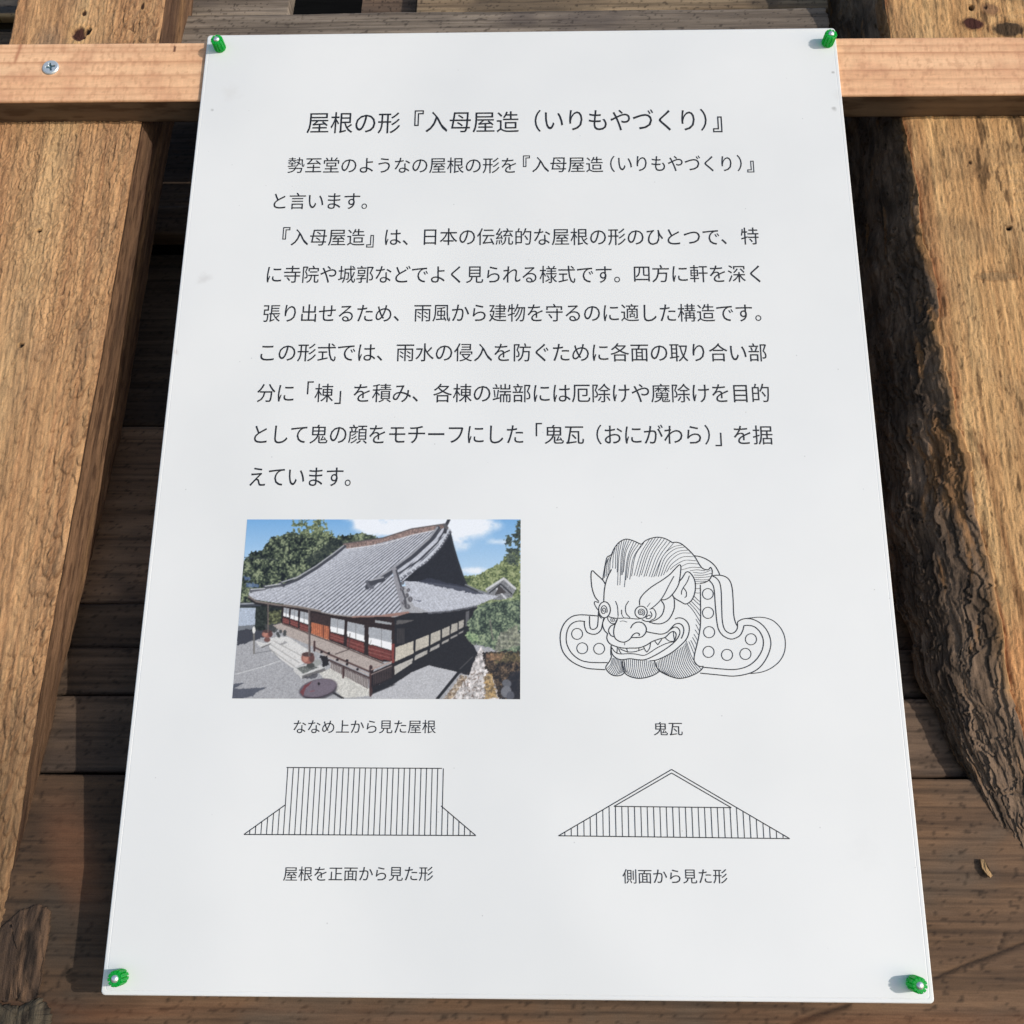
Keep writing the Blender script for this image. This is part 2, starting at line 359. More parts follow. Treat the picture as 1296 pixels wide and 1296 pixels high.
def right_post():
    rng = np.random.default_rng(11)
    ny = 1250; Y = np.linspace(-0.56, 0.50, ny)
    ys = [-0.56, -0.40, -0.30, -0.1518, -0.1329, 0.0792, 0.2468, 0.3132, 0.3366, 0.42]
    xs = [0.362, 0.325, 0.304, 0.2835, 0.2795, 0.2668, 0.2578, 0.2558, 0.2560, 0.256]
    XC = np.interp(Y, ys, xs)
    low = sstep(0.30, 0.02, Y)
    jag = 0.0065*(fbm(Y*38, Y*0, 51, 5)-0.5) + 0.0045*(np.floor(vn(Y*45, Y*0, 52)*4)/4-0.4)
    XC = XC + jag*(0.35+0.65*low)
    nf = 190; t = np.linspace(0, 1, nf); WID = 0.125
    # front: from right to left so the loop keeps one sense: here corner (t=0) to right edge (t=1)
    fx = XC[:, None] + (np.interp(Y, ys, xs)[:, None]+WID - XC[:, None])*t[None, :]
    fy = np.broadcast_to(Y[:, None], fx.shape)
    H = 0.0009*(fbm(fx*420, fy*26, 61)-0.5) + 0.0012*(fbm(fx*1000, fy*110, 62)-0.5) + 0.0006*(fbm(fx*30, fy*120, 63)-0.5)
    H += 0.0005*np.sin(fy*900+6*fbm(fx*20, fy*10, 66))*sstep(0.45, 0.65, fbm(fx*14, fy*10, 67))
    H -= 0.0022*np.exp(-t[None, :]/0.03)*(0.5+fbm(fx*200, fy*40, 68))
    g = fbm(fx*300, fy*10, 64); bnd = fbm(fx*26, fy*1.3, 65, 3)
    c = mix(s2l((176, 132, 80)), s2l((214, 172, 112)), sstep(0.25, 0.78, 0.5*bnd+0.5*g))
    c = mix(c, s2l((160, 132, 94)), 0.35*sstep(0.55, 0.75, fbm(fx*42, fy*26, 69, 5)))
    c = mix(c, s2l((130, 102, 68)), 0.4*sstep(0.52, 0.68, fbm(fx*28, fy*55, 70))*sstep(0.05, 0.2, fy))
    n_ = fbm(fx*240, fy*42, 57, 3); sw = (n_*7.0) % 1.0; H += 0.0005*sw; c = mix(c, s2l((120, 84, 48)), 0.42*sstep(0.14, 0.0, sw)*sstep(0.35, 0.6, fbm(fx*24, fy*12, 58)))
    c = mix(c, s2l((84, 62, 40)), 0.8*sstep(0.60, 0.72, fbm(fx*260, fy*60, 71))*sstep(0.4, 0.6, fbm(fx*25, fy*14, 72)))
    lowband = sstep(-0.085, -0.12, fy)
    c = mix(c, s2l((214, 150, 84)), 0.7*lowband)
    c = mix(c, s2l((150, 92, 48)), 0.9*np.exp(-t[None, :]/0.05)*sstep(0.35, 0.6, fbm(fx*120, fy*14, 73)))
    c = mix(c, s2l((130, 88, 48)), 0.8*np.exp(-((fx-XC[:, None]-0.012)/0.0016)**2)*sstep(0.02, -0.06, fy)*sstep(-0.14, -0.09, fy))
    def at(u, v): return back(u, v, POST_Z)[:2]
    for (u, v, rx, ry, col, dep, an) in [(1231, 31, 0.0068, 0.0048, (70, 40, 34), 0.0004, -0.15), (1253, 12, 0.0056, 0.0046, (140, 104, 70), 0.0003, -0.3), (1247, 10, 0.0012, 0.0015, (60, 42, 34), -0.0006, 0), (1276, 38, 0.0110, 0.0062, (74, 58, 42), 0.0003, 0), (1229, 10, 0.0016, 0.0022, (26, 16, 10), -0.003, 0),
                                         (1277, 289, 0.0020, 0.0014, (24, 15, 10), -0.002, 0.5), (1228, 206, 0.0010, 0.0014, (50, 36, 24), -0.0008, 0), (1262, 350, 0.012, 0.003, (150, 118, 78), 0, 0)]:
        p = at(u, v); r = blob(fx, fy, p[0], p[1], rx, ry, an) + 0.35*(fbm(fx*350, fy*350, int(v))-0.5)
        k = sstep(1.12, 0.85, r); c = mix(c, s2l(col), k); H += dep*k
        c = mix(c, s2l((110, 70, 36)), 0.5*np.exp(-((r-1.15)/0.12)**2))
    # small dark tear marks
    for q in range(60):
        u, v = rng.uniform(1205, 1296), rng.uniform(170, 760)
        p = at(u, v); r = blob(fx, fy, p[0], p[1], 0.0006, rng.uniform(0.001, 0.003), rng.uniform(-0.4, 0.4))
        c = mix(c, s2l((84, 58, 34)), 0.7*sstep(1.2, 0.6, r))
    fz = POST_Z + H; c = c*np.array([1.0, 0.955, 0.90])
    # waney left face with bark
    ns_ = 130; s = np.linspace(0, 1, ns_)[1:]
    by = [-0.40, -0.30, -0.2297, -0.1776, -0.1245, -0.0645, 0.05, 0.25, 0.34, 0.42]
    BP = [back(u, v, float(plank_z(y_)))[0] for (u, v, y_) in [(1294, 1090, -0.232), (1217, 974, -0.181), (1164, 862, -0.127), (1131, 742, -0.067), (1046, 22, 0.345)]]
    bx_ = [BP[0]+0.060, BP[0]+0.027, BP[0], BP[1], BP[2], BP[3], BP[3]-0.002, BP[4]-0.002, BP[4], BP[4]]
    XB = np.interp(Y, by, bx_) + 0.006*(fbm(Y*30, Y*0, 81, 4)-0.5) + 0.003*(np.floor(vn(Y*60, Y*0, 82)*3)/3-0.33)
    zb = plank_z(Y) - 0.003
    S = s[None, :]; SY = np.broadcast_to(Y[:, None], (ny, ns_-1))
    px = XC[:, None]*(1-S) + XB[:, None]*S - 0.010*np.sin(np.pi*S)*(0.5+0.5*low[:, None])
    zs = POST_Z + (zb-POST_Z)[:, None]*(S**1.15)
    wx = fbm(S*5, SY*40, 90, 3)-0.5; wy = fbm(S*6+9, SY*50, 91, 3)-0.5
    lay = fbm(S*5.5+0.9*wx, SY*46+1.6*wy, 83, 4); lay2 = fbm(S*16+5, SY*90, 84, 4)
    q_ = fbm(S*3.6+0.5*wx, SY*20+2.2*wy, 83, 5)*5+0.35*lay2; sawb = q_ % 1.0; plates = np.floor(q_)/6
    q2 = fbm(S*15+1.2*wx, SY*95+2*wy, 92, 3)*5; saw2 = q2 % 1.0
    nrm = 0.0050*(plates-0.5) + 0.0028*sawb + 0.0003*saw2 + 0.0009*(fbm(S*70, SY*60, 85)-0.5) + 0.0005*(fbm(S*90, SY*400, 93)-0.5) + 0.003*(fbm(S*9, SY*8, 94)-0.5)
    nrm *= np.clip(S/0.05, 0, 1)*np.clip((1-S)/0.04, 0, 1)
    px -= nrm*0.8; zs = zs + nrm*0.55
    cs = mix(s2l((82, 67, 54)), s2l((128, 104, 82)), sstep(0.3, 0.7, fbm(S*9, SY*40, 86)))
    cs = mix(cs, s2l((70, 60, 54)), 0.7*sstep(0.5, 0.8, plates))
    cs = mix(cs, s2l((26, 21, 18)), 0.75*sstep(0.07, 0.0, sawb)); cs = mix(cs, s2l((34, 28, 24)), 0.3*sstep(0.08, 0.0, saw2)); cs = mix(cs, s2l((124, 104, 86)), 0.22*sstep(0.85, 1.0, saw2))
    wood = sstep(0.58, 0.66, fbm(S*11+3, SY*22, 87, 5) + 0.16*np.exp(-S/0.07) - 0.16*S - 0.03)*sstep(-0.24, -0.12, SY)
    cs = mix(cs, mix(s2l((110, 76, 46)), s2l((170, 122, 70)), fbm(S*40, SY*20, 88)), 0.85*wood)
    edge = np.exp(-S/0.035)*sstep(0.3, 0.55, fbm(SY*24, S*3, 89))
    cs = mix(cs, s2l((190, 138, 74)), 0.75*edge)
    cb = np.broadcast_to(s2l((110, 80, 52)), (ny, 3, 3))
    XR = np.interp(Y, ys, xs)+WID
    # order around the loop: front right->corner, bark face corner->back, back, right side
    fx, fz, c = fx[:, ::-1], fz[:, ::-1], c[:, ::-1]
    PX = np.hstack([fx, px, np.stack([XR, XR, XR], -1)]); PZ = np.hstack([fz, zs, np.stack([zb, 0.5*(zb+POST_Z), np.full_like(zb, POST_Z-0.002)], -1)])
    # keep outward normals: reverse the loop
    PX = PX[:, ::-1]; PZ = PZ[:, ::-1]; CC = np.concatenate([c, cs, cb], 1)[:, ::-1]
    o = loft('rough_post', Y, PX, PZ, CC, wood_mat('rough_sawn_right', 'Y', 900., 9., 0.5, 0.5, 0.0006, 0.9, 0.12))
    tag(o, 'rough timber post with dark flaking bark edge, right of the sheet', 'post', 'rough timber posts')
    return o

def batten():
    """new planed batten that crosses both posts in front; four faces as one loft along x"""
    nx = 1500; X = np.linspace(-0.62, 0.62, nx)
    top = np.interp(X, [-0.62, 0.62], [0.29599, 0.28951]); bot = np.interp(X, [-0.62, 0.62], [0.24844, 0.24426])
    zf, zk = -0.0030, -0.0250
    nf = 64; t = np.linspace(0, 1, nf); r = 0.0012
    rows_y = []; rows_z = []
    # face: bottom -> top, rounded arrises
    prof = [( (r*(1-math.cos(a))), (-r+ r*math.sin(a)) ) for a in np.linspace(0, math.pi/2, 4)]
    ty = np.linspace(0, 1, nf)
    h = (top-bot)
    PY = bot[:, None] + h[:, None]*ty[None, :]
    d = np.minimum(PY-bot[:, None], top[:, None]-PY)
    PZ = zf - np.where(d < r, r-np.sqrt(np.maximum(0, r*r-(r-np.minimum(d, r))**2)), 0)
    XX = np.broadcast_to(X[:, None], PY.shape)
    wav = 0.0016*(fbm(XX*6, XX*0, 91)-0.5) + 0.0003*(vn(XX*60, XX*0, 92)-0.5)
    yy = PY - bot[:, None] + wav
    PZ = PZ + 0.00010*(fbm(XX*200, PY*500, 93)-0.5)
    c = mix(s2l((222, 164, 114)), s2l((240, 192, 144)), fbm(XX*9, PY*140, 94))
    c = mix(c, s2l((205, 146, 104)), 0.5*sstep(0.45, 0.75, fbm(XX*60, PY*60, 95)))
    c = c*(0.93+0.16*fbm(XX*900, PY*160, 101, 2))[..., None]; c = mix(c, s2l((190, 134, 92)), 0.45*sstep(0.58, 0.72, fbm(XX*520, PY*260, 102, 3)))
    eb = np.exp(-np.minimum(PY-bot[:, None], top[:, None]-PY)/0.0022); c = mix(c, s2l((216, 158, 118)), 0.5*eb*fbm(XX*160, PY*200, 103))
    for q, (yc_, dep) in enumerate([(0.0055, .35), (0.0105, .55), (0.0205, .7), (0.0315, .75), (0.0400, .6), (0.0435, .45)]):
        off = (XX > 0)*0.0028*(q % 2 - 0.4)
        dy = yy - yc_ - off
        ln_ = np.where(dy > 0, np.exp(-dy/0.0004), np.exp(dy/0.0016))
        c = mix(c, s2l((168, 102, 58)), dep*ln_*(0.55+0.45*fbm(XX*40, PY*0+q, 96)))
    p = back(22, 70, zf); r_ = np.exp(-((XX-p[0]-0.15*(PY-p[1]))/0.0012)**2)*sstep(0.275, 0.282, PY)
    c = mix(c, s2l((160, 92, 54)), 0.75*r_)
    p = back(221, 62, zf); c = mix(c, s2l((96, 56, 34)), 0.9*(blob(XX, PY, p[0], p[1], 0.0008, 0.003) < 1))
    # greyish planed-off wane on the far right top
    p = back(1290, 43, zf); k = sstep(1.0, 0.75, blob(XX, PY, p[0]+0.006, p[1]+0.001, 0.022, 0.0042)+0.3*(fbm(XX*120, PY*300, 97)-0.5))
    c = mix(c, s2l((178, 172, 170)), 0.9*k); PZ = PZ - 0.0010*k
    # back side points
    yb = np.stack([top-0.0005, top-0.0005, 0.5*(top+bot), bot+0.0003], -1); zb = np.stack([np.full(nx, zf-0.006), np.full(nx, zk), np.full(nx, zk), np.full(nx, zk)], -1)
    nu = 26; u = np.linspace(0, 1, nu)[:-1]
    yu = np.repeat((bot+0.0002)[:, None], nu-1, 1); zu = zk + (zf-0.0012-zk)*u[None, :] + np.zeros((nx, 1))
    yu = yu + 0.0003*(fbm(XX[:, :1]*80, zu*200, 98)-0.5)
    cu = mix(s2l((98, 82, 68)), s2l((132, 112, 94)), fbm(np.broadcast_to(X[:, None], zu.shape)*10, zu*300, 99))  # underside shade put into the colour, darker and greyer than the face
    cu = mix(cu, s2l((70, 50, 36)), 0.6*sstep(0.5, 0.7, fbm(np.broadcast_to(X[:, None], zu.shape)*50, zu*250, 100)))
    PYa = np.hstack([PY, yb[:, :4], yu]); PZa = np.hstack([PZ, zb, zu])
    C = np.concatenate([c, np.broadcast_to(s2l((200, 150, 105)), (nx, 4, 3)), cu], 1)
    V = np.stack([np.broadcast_to(X[:, None], PYa.shape), PYa, PZa], -1)
    F = grid_faces(nx, PYa.shape[1], True)
    o = mesh_obj('wooden_batten', V.reshape(-1, 3), F, wood_mat('planed_batten', 'X', 700., 6., 0.14, 0.12, 0.0003, 0.6, 0.3), colors=C)
    tag(o, 'pale new wooden batten screwed across both posts behind the top of the sheet', 'batten')

def plank(u0, u1, y0, y1, lift, cols, seed, label, dark=0.0, endjag=0.0, thick=0.014, x0=None, x1=None):
    """one horizontal board lying on the sloping boarding; y0..y1 up the slope"""
    nx = 420 if x1-x0 < 0.7 else 800; ny = max(12, int((y1-y0)/0.0011))
    X = np.linspace(x0, x1, nx); T = np.linspace(0, 1, ny)
    bot = y0 + 0.0012*(fbm(X*14, X*0, seed)-0.5); top = y1 + 0.0016*(fbm(X*18, X*0, seed+1)-0.5)
    PY = bot[None, :] + (top-bot)[None, :]*T[:, None]
    PX = np.broadcast_to(X[None, :], PY.shape).copy()
    if endjag:
        k = (PX-x0)/(x1-x0); PX += endjag*k**6*(fbm(PY*260, PY*0, seed+2)-0.2)
    Z = plank_z(PY) + lift + 0.0006*(fbm(PX*22, PY*330, seed+3)-0.5) + 0.0006*(fbm(PX*120, PY*500, seed+4)-0.5) + 0.002*(fbm(PX*5, PY*20, seed+5)-0.5)
    e = np.minimum(T, 1-T)[:, None]*(y1-y0); Z = Z - 0.0016*np.exp(-e/0.0012)
    g = 0.5*fbm(PX*11, PY*260, seed+6) + 0.5*fbm(PX*5, PY*34, seed+7)
    c = mix(s2l(cols[0]), s2l(cols[1]), sstep(0.3, 0.7, g))
    c = mix(c, s2l(cols[2]), 0.8*sstep(0.5, 0.72, fbm(PX*16, PY*22, seed+8)))
    c = mix(c, s2l((44, 35, 28)), 0.45*sstep(0.52, 0.70, fbm(PX*9, PY*720, seed+9, 5)))
    c = mix(c, s2l((34, 27, 22)), 0.6*sstep(0.70, 0.78, fbm(PX*420, PY*560, seed+10, 2)))
    if seed in (300, 310, 330): c = c*0.55  # shade of the upper gaps painted into these planks
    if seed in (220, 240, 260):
        painted_shade = sstep(-0.20, -0.24, PX+0.04*(fbm(PX*20, PY*14, 6, 5)-0.5)); c = mix(c, c*0.62, 0.9*painted_shade)  # shade at the left ends painted into the plank colour
    if seed == 200:
        def mk(u, v):
            q = back(u, v, -0.03); return back(u, v, float(plank_z(q[1])))
        def crack(pts, wd, col):
            nonlocal c, Z
            P = [mk(*p_)[:2] for p_ in pts]
            dm = np.full(PX.shape, 9.)
            for a, b_ in zip(P[:-1], P[1:]):
                d = b_-a; tt = np.clip(((PX-a[0])*d[0]+(PY-a[1])*d[1])/(d@d), 0, 1)
                dm = np.minimum(dm, np.hypot(PX-a[0]-tt*d[0], PY-a[1]-tt*d[1]))
            k = np.exp(-(dm/wd)**2); c = mix(c, s2l(col), 0.85*k); Z = Z - 0.0012*k
        crack([(1178, 1238), (1215, 1222), (1260, 1206), (1300, 1190)], 0.0009, (30, 22, 18))
        crack([(1268, 1180), (1259, 1204)], 0.0006, (34, 24, 18))
        crack([(1000, 1296), (1030, 1284), (1070, 1272)], 0.0012, (30, 22, 18))
        painted_shade = sstep(-0.19, -0.235, PX+0.05*(fbm(PX*20, PY*14, 6, 5)-0.5)); c = mix(c, c*0.50, 0.92*painted_shade)  # lower left shade painted into the bottom plank
        pc = mk(112, 1062); r = blob(PX, PY, pc[0]-0.004, pc[1]-0.01, 0.018, 0.05, 0.5)
        c = mix(c, s2l((112, 72, 44)), 0.75*sstep(1.1, 0.1, r)*(0.5+0.8*fbm(PX*30, PY*160, 7)))  # warm streak of light painted into the board colour
        c = mix(c, s2l((128, 78, 42)), 0.5*sstep(-0.300, -0.312, PY)*sstep(0.3, 0.6, fbm(PX*8, PY*60, 8)))
    V = np.stack([PX, PY, Z], -1)
    nb = ny*nx
    # back sheet of four corner points and walls
    F = list(map(tuple, grid_faces(ny, nx)))
    ring = list(range(nx)) + [i*nx+nx-1 for i in range(1, ny)] + [(ny-1)*nx+j for j in range(nx-2, -1, -1)] + [i*nx for i in range(ny-2, 0, -1)]
    V2 = V.reshape(-1, 3); R = V2[ring].copy(); R[:, 2] -= thick
    VV = np.vstack([V2, R]); n = len(ring)
    W = np.array([(ring[(k+1) % n], ring[k], nb+k, nb+(k+1) % n) for k in range(n)])
    Fq = np.vstack([grid_faces(ny, nx), W])
    C = np.vstack([c.reshape(-1, 3), c.reshape(-1, 3)[ring]*0.9])
    o = mesh_obj('wooden_plank', VV, Fq, WOODX, colors=C)
    tag(o, label, 'plank', 'horizontal planks behind the sheet')
    return o

WOODX = wood_mat('weathered_plank', 'X', 900., 16., 0.32, 0.35, 0.0005)

def planks():
    def yy(u, v):                                     # where a pixel row meets the boarding
        y = 0.0
        for _ in range(12): y = float(back(u, v, float(plank_z(y)))[1])
        return y
    brown = [(94, 71, 52), (120, 90, 63), (94, 80, 66)]
    dk = [(94, 75, 60), (126, 101, 79), (84, 70, 60)]
    gr = [(104, 92, 80), (142, 128, 112), (92, 82, 76)]
    a = yy(60, 980); b = yy(85, 879); c_ = yy(110, 759)
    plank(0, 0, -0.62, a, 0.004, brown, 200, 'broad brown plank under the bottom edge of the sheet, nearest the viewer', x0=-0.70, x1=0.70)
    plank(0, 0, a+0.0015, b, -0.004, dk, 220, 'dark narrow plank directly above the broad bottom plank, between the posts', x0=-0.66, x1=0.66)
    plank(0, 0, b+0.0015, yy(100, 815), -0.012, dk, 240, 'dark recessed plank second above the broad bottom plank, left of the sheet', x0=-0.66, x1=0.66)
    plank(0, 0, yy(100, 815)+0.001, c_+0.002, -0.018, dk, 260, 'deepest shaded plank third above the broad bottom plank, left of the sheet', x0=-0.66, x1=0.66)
    plank(0, 0, c_+0.004, 0.06, -0.026, [(128, 96, 70), (164, 126, 94), (108, 86, 68)], 270, 'deep shaded plank behind the middle of the sheet, level with its lower text lines', x0=-0.66, x1=0.66)
    y1 = yy(640, 45)-0.03; y2 = yy(640, 13)
    def yl(v, lift):                                  # the same for a board lifted off the boarding
        y = 0.35
        for _ in range(14): y = float(back(640, v, float(plank_z(y))+lift)[1])
        return y
    GL = 0.083; g1, g2 = yl(45, GL)-0.053, yl(13, GL)
    x_r = float(back(1044, 22, float(plank_z(g2))+GL)[0])
    plank(0, 0, g1, g2, GL, gr, 280, 'grey weathered plank showing along the top edge of the sheet', x0=-0.262, x1=x_r, endjag=0.004)
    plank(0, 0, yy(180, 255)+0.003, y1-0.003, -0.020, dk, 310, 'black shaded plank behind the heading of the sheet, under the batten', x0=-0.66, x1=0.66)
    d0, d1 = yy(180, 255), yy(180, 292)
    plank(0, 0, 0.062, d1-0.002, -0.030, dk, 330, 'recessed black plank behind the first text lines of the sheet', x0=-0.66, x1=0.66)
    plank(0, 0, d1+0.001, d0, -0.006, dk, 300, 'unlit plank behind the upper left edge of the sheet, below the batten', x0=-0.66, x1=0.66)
    plank(0, 0, y1-0.10, d0+0.085, -0.024, dk, 320, 'hidden dark plank behind the upper part of the sheet', x0=-0.255, x1=0.238) if False else None
    # boards above the grey plank: a gap of darkness, then blurred boards
    tan = [(112, 92, 70), (150, 128, 98), (96, 82, 66)]
    def top(u0, u1, lift, cols, seed, label):
        a_ = yl(15, lift); zz = float(plank_z(a_+0.02))+lift
        plank(0, 0, a_, a_+0.07, lift, cols, seed, label, x0=float(back(u0, 4, zz)[0])+0.0006, x1=float(back(u1, 4, zz)[0]))
    top(232, 366, 0.064, gr, 340, 'short grey board end above the grey plank, beside the left post')
    top(458, 527, 0.052, dk, 360, 'dark brown board end above the grey plank, right of the black gap')
    top(527, 1046, 0.066, tan, 380, 'tan sunlit board above the grey plank, reaching to the right post')
    # outside the left post
    lz = float(plank_z(0.36)); xl = -0.66; xr = -0.352
    def ly(v): return yy(8, v)
    plank(0, 0, ly(10), ly(-14), -0.010, [(60, 56, 50), (86, 80, 72), (54, 50, 48)], 400, 'dark grey plank in the top left corner outside the left post', x0=xl, x1=xr)
    plank(0, 0, ly(16.5), ly(10.8), -0.004, [(120, 90, 56), (170, 138, 88), (88, 66, 48)], 420, 'thin tan split board outside the left post below the corner plank', x0=xl, x1=xr, thick=0.006)
    plank(0, 0, ly(40), ly(22), -0.016, [(84, 68, 52), (118, 96, 72), (70, 58, 48)], 440, 'brown plank outside the left post just above the batten', x0=xl, x1=xr)

def backing():
    m = wood_mat('gap_dark_fill', 'X', 400., 12., 0.4, 0.3, rough=1.0, spec=0.0)  # black sheet added to block the sky and keep plank gaps dark
    xs = [-0.9, 0.9]; ys = [-0.75, 0.95]
    V = []
    for y in ys:
        for x in xs: V.append((x, y, float(plank_z(y))-0.075))
    for y in ys:
        for x in xs: V.append((x, y, float(plank_z(y))-0.095))
    F = [(0, 1, 3, 2), (4, 6, 7, 5), (0, 4, 5, 1), (1, 5, 7, 3), (3, 7, 6, 2), (2, 6, 4, 0)]
    o = mesh_obj('added_gap_backing', V, F, m, colors=np.full((8, 3), 0.006), smooth=False)
    tag(o, 'black backing added deep behind the planks to keep their gaps dark', 'board')

def chunk():
    """torn slab of bark and rotten wood lying in the lower left corner"""
    rng = np.random.default_rng(3)
    def pt(u, v, lift):
        y = -0.28
        for _ in range(10): y = float(back(u, v, float(plank_z(y))+lift)[1])
        return back(u, v, float(plank_z(y))+lift)
    # outline in the photograph: pieces (left flap and right flap)
    def slab(name, outline, lift0, lift1, col0, col1, seed, label):
        P = np.array([pt(u, v, 0.0) for u, v in outline]); c0 = P.mean(0)
        n = len(P); rings = []
        K = 26; m_ = 160
        ang = np.linspace(0, n, m_, endpoint=False); i0 = ang.astype(int); f = ang-i0
        E = P[i0 % n]*(1-f)[:, None] + P[(i0+1) % n]*f[:, None]
        E[:, :2] += (0.0022*(fbm(ang*7, ang*0, seed)-0.5))[:, None]
        V = []; Cc = []
        for k in range(K+1):
            r = 1-k/K
            Q = c0 + (E-c0)*r
            hgt = lift0 + (lift1-lift0)*(1-r**3)
            tex = 0.004*(np.floor(fbm(Q[:, 0]*60, Q[:, 1]*24, seed+1)*6)/6-0.4) + 0.0016*(fbm(Q[:, 0]*420, Q[:, 1]*90, seed+2)-0.5)
            z = plank_z(Q[:, 1]) + 0.004 + hgt + tex*(1 if k > 0 else 0)
            V.append(np.stack([Q[:, 0], Q[:, 1], z], -1))
            cc = mix(s2l(col0), s2l(col1), sstep(0.3, 0.7, fbm(Q[:, 0]*300, Q[:, 1]*40, seed+3)))
            cc = mix(cc, s2l((30, 24, 20)), 0.8*sstep(0.55, 0.7, fbm(Q[:, 0]*160, Q[:, 1]*50, seed+4))); Cc.append(cc)
        base = V[0].copy(); base[:, 2] = plank_z(base[:, 1]) - 0.002
        V = [base]+V; Cc = [Cc[0]*0.6]+Cc
        o = mesh_obj(name, np.vstack(V), grid_faces(K+2, m_, True), WOODY, colors=np.vstack(Cc))
        return o
    o = slab('bark_slab', [(-14, 1200), (8, 1172), (30, 1152), (52, 1144), (68, 1152), (66, 1176), (60, 1215), (54, 1258), (40, 1268), (26, 1262), (12, 1266), (-14, 1262)], 0.001, 0.004, (70, 54, 42), (98, 74, 54), 500, '')
    tag(o, 'torn slab of dry brown bark lying in the lower left corner', 'bark', None)
    o = slab('bark_slab', [(-16, 1262), (10, 1270), (30, 1272), (52, 1262), (64, 1268), (70, 1290), (60, 1312), (-16, 1320)], 0.001, 0.004, (60, 54, 44), (88, 78, 62), 520, '')
    tag(o, 'grey lichen covered lump of rotten wood at the very bottom left, under the torn bark', 'bark', None)

WOODY = wood_mat('dry_bark', 'Y', 700., 10., 0.5, 0.7, 0.0009)

def chip():
    P = [(1241, 1087), (1245, 1088), (1250, 1097), (1256, 1108), (1254, 1111), (1249, 1107), (1243, 1099)]
    def pt(u, v, l):
        y = -0.22
        for _ in range(10): y = float(back(u, v, float(plank_z(y))+0.004+l)[1])
        return back(u, v, float(plank_z(y))+0.004+l)
    n = len(P)
    top = np.array([pt(u, v, 0.0030) for u, v in P]); bot = top.copy(); bot[:, 2] -= 0.0016
    top[:, 2] += np.array([0, .0008, .0012, .0003, 0, .0006, .0004])
    V = np.vstack([bot, top]); F = [tuple(range(n))[::1], tuple(range(2*n-1, n-1, -1))] + [(i, n+i, n+(i+1) % n, (i+1) % n) for i in range(n)]
    F[0], F[1] = tuple(range(n)), tuple(range(2*n-1, n-1, -1))
    o = mesh_obj('wood_chip', V, F, WOODY, colors=np.vstack([np.full((n, 3), 1)*s2l((120, 92, 60)), np.full((n, 3), 1)*s2l((176, 140, 92))]), smooth=False)
    tag(o, 'small pale wood chip lying on the bottom plank below the bark edged post', 'wood chip')

# ------------------------------------------------------------------ the sheet
SW, SH, TH = 0.420, 0.594, 0.0028
def rounded(hw, hh, r, n=4):
    out = []
    for cx, cy, a0 in ((hw-r, -hh+r, -90), (hw-r, hh-r, 0), (-hw+r, hh-r, 90), (-hw+r, -hh+r, 180)):
        for k in range(n+1):
            a = math.radians(a0+90*k/n); out.append((cx+r*math.cos(a), cy+r*math.sin(a)))
    return out

def sheet():
    loops = []
    for (ins, z) in ((0.0, -TH), (0.0, -0.0006), (0.0002, -0.0002), (0.0006, 0.0), (0.0019, 0.0), (0.0022, -0.00012), (0.0025, 0.0)):
        loops.append([(x, y, z) for x, y in rounded(SW/2-ins, SH/2-ins, 0.0022 if ins < 0.001 else 0.0018)])
    n = len(loops[0]); V = [p for l in loops for p in l]
    F = []
    for k in range(len(loops)-1):
        for i in range(n):
            j = (i+1) % n; F.append((k*n+i, k*n+j, (k+1)*n+j, (k+1)*n+i))
    F.append(tuple((len(loops)-1)*n+i for i in range(n))); F.append(tuple(range(n-1, -1, -1)))
    o = mesh_obj('information_sheet', V, F, PAPER, centre=(0, 0, 0), smooth=False)
    tag(o, 'white printed Japanese information sheet about a temple roof, pinned to the timbers by green pins', 'notice')
    return o

GLY = {}
def glyph(ch):
    if ch not in GLY:
        cd = bpy.data.curves.new('glyph', 'FONT'); cd.body = ch; cd.resolution_u = 3; cd.offset = GLYPH_OFFSET + (0.010 if ch in '『』' else 0.0)
        ob = bpy.data.objects.new('glyph', cd); COL.objects.link(ob)
        dg = bpy.context.evaluated_depsgraph_get()
        me = bpy.data.meshes.new_from_object(ob.evaluated_get(dg))
        v = np.array([p.co[:] for p in me.vertices]) if len(me.vertices) else np.zeros((0, 3))
        f = [tuple(p.vertices) for p in me.polygons]
        bpy.data.objects.remove(ob); bpy.data.curves.remove(cd); bpy.data.meshes.remove(me)
        GLY[ch] = (v, f)
    return GLY[ch]
GLYPH_OFFSET = 0.0

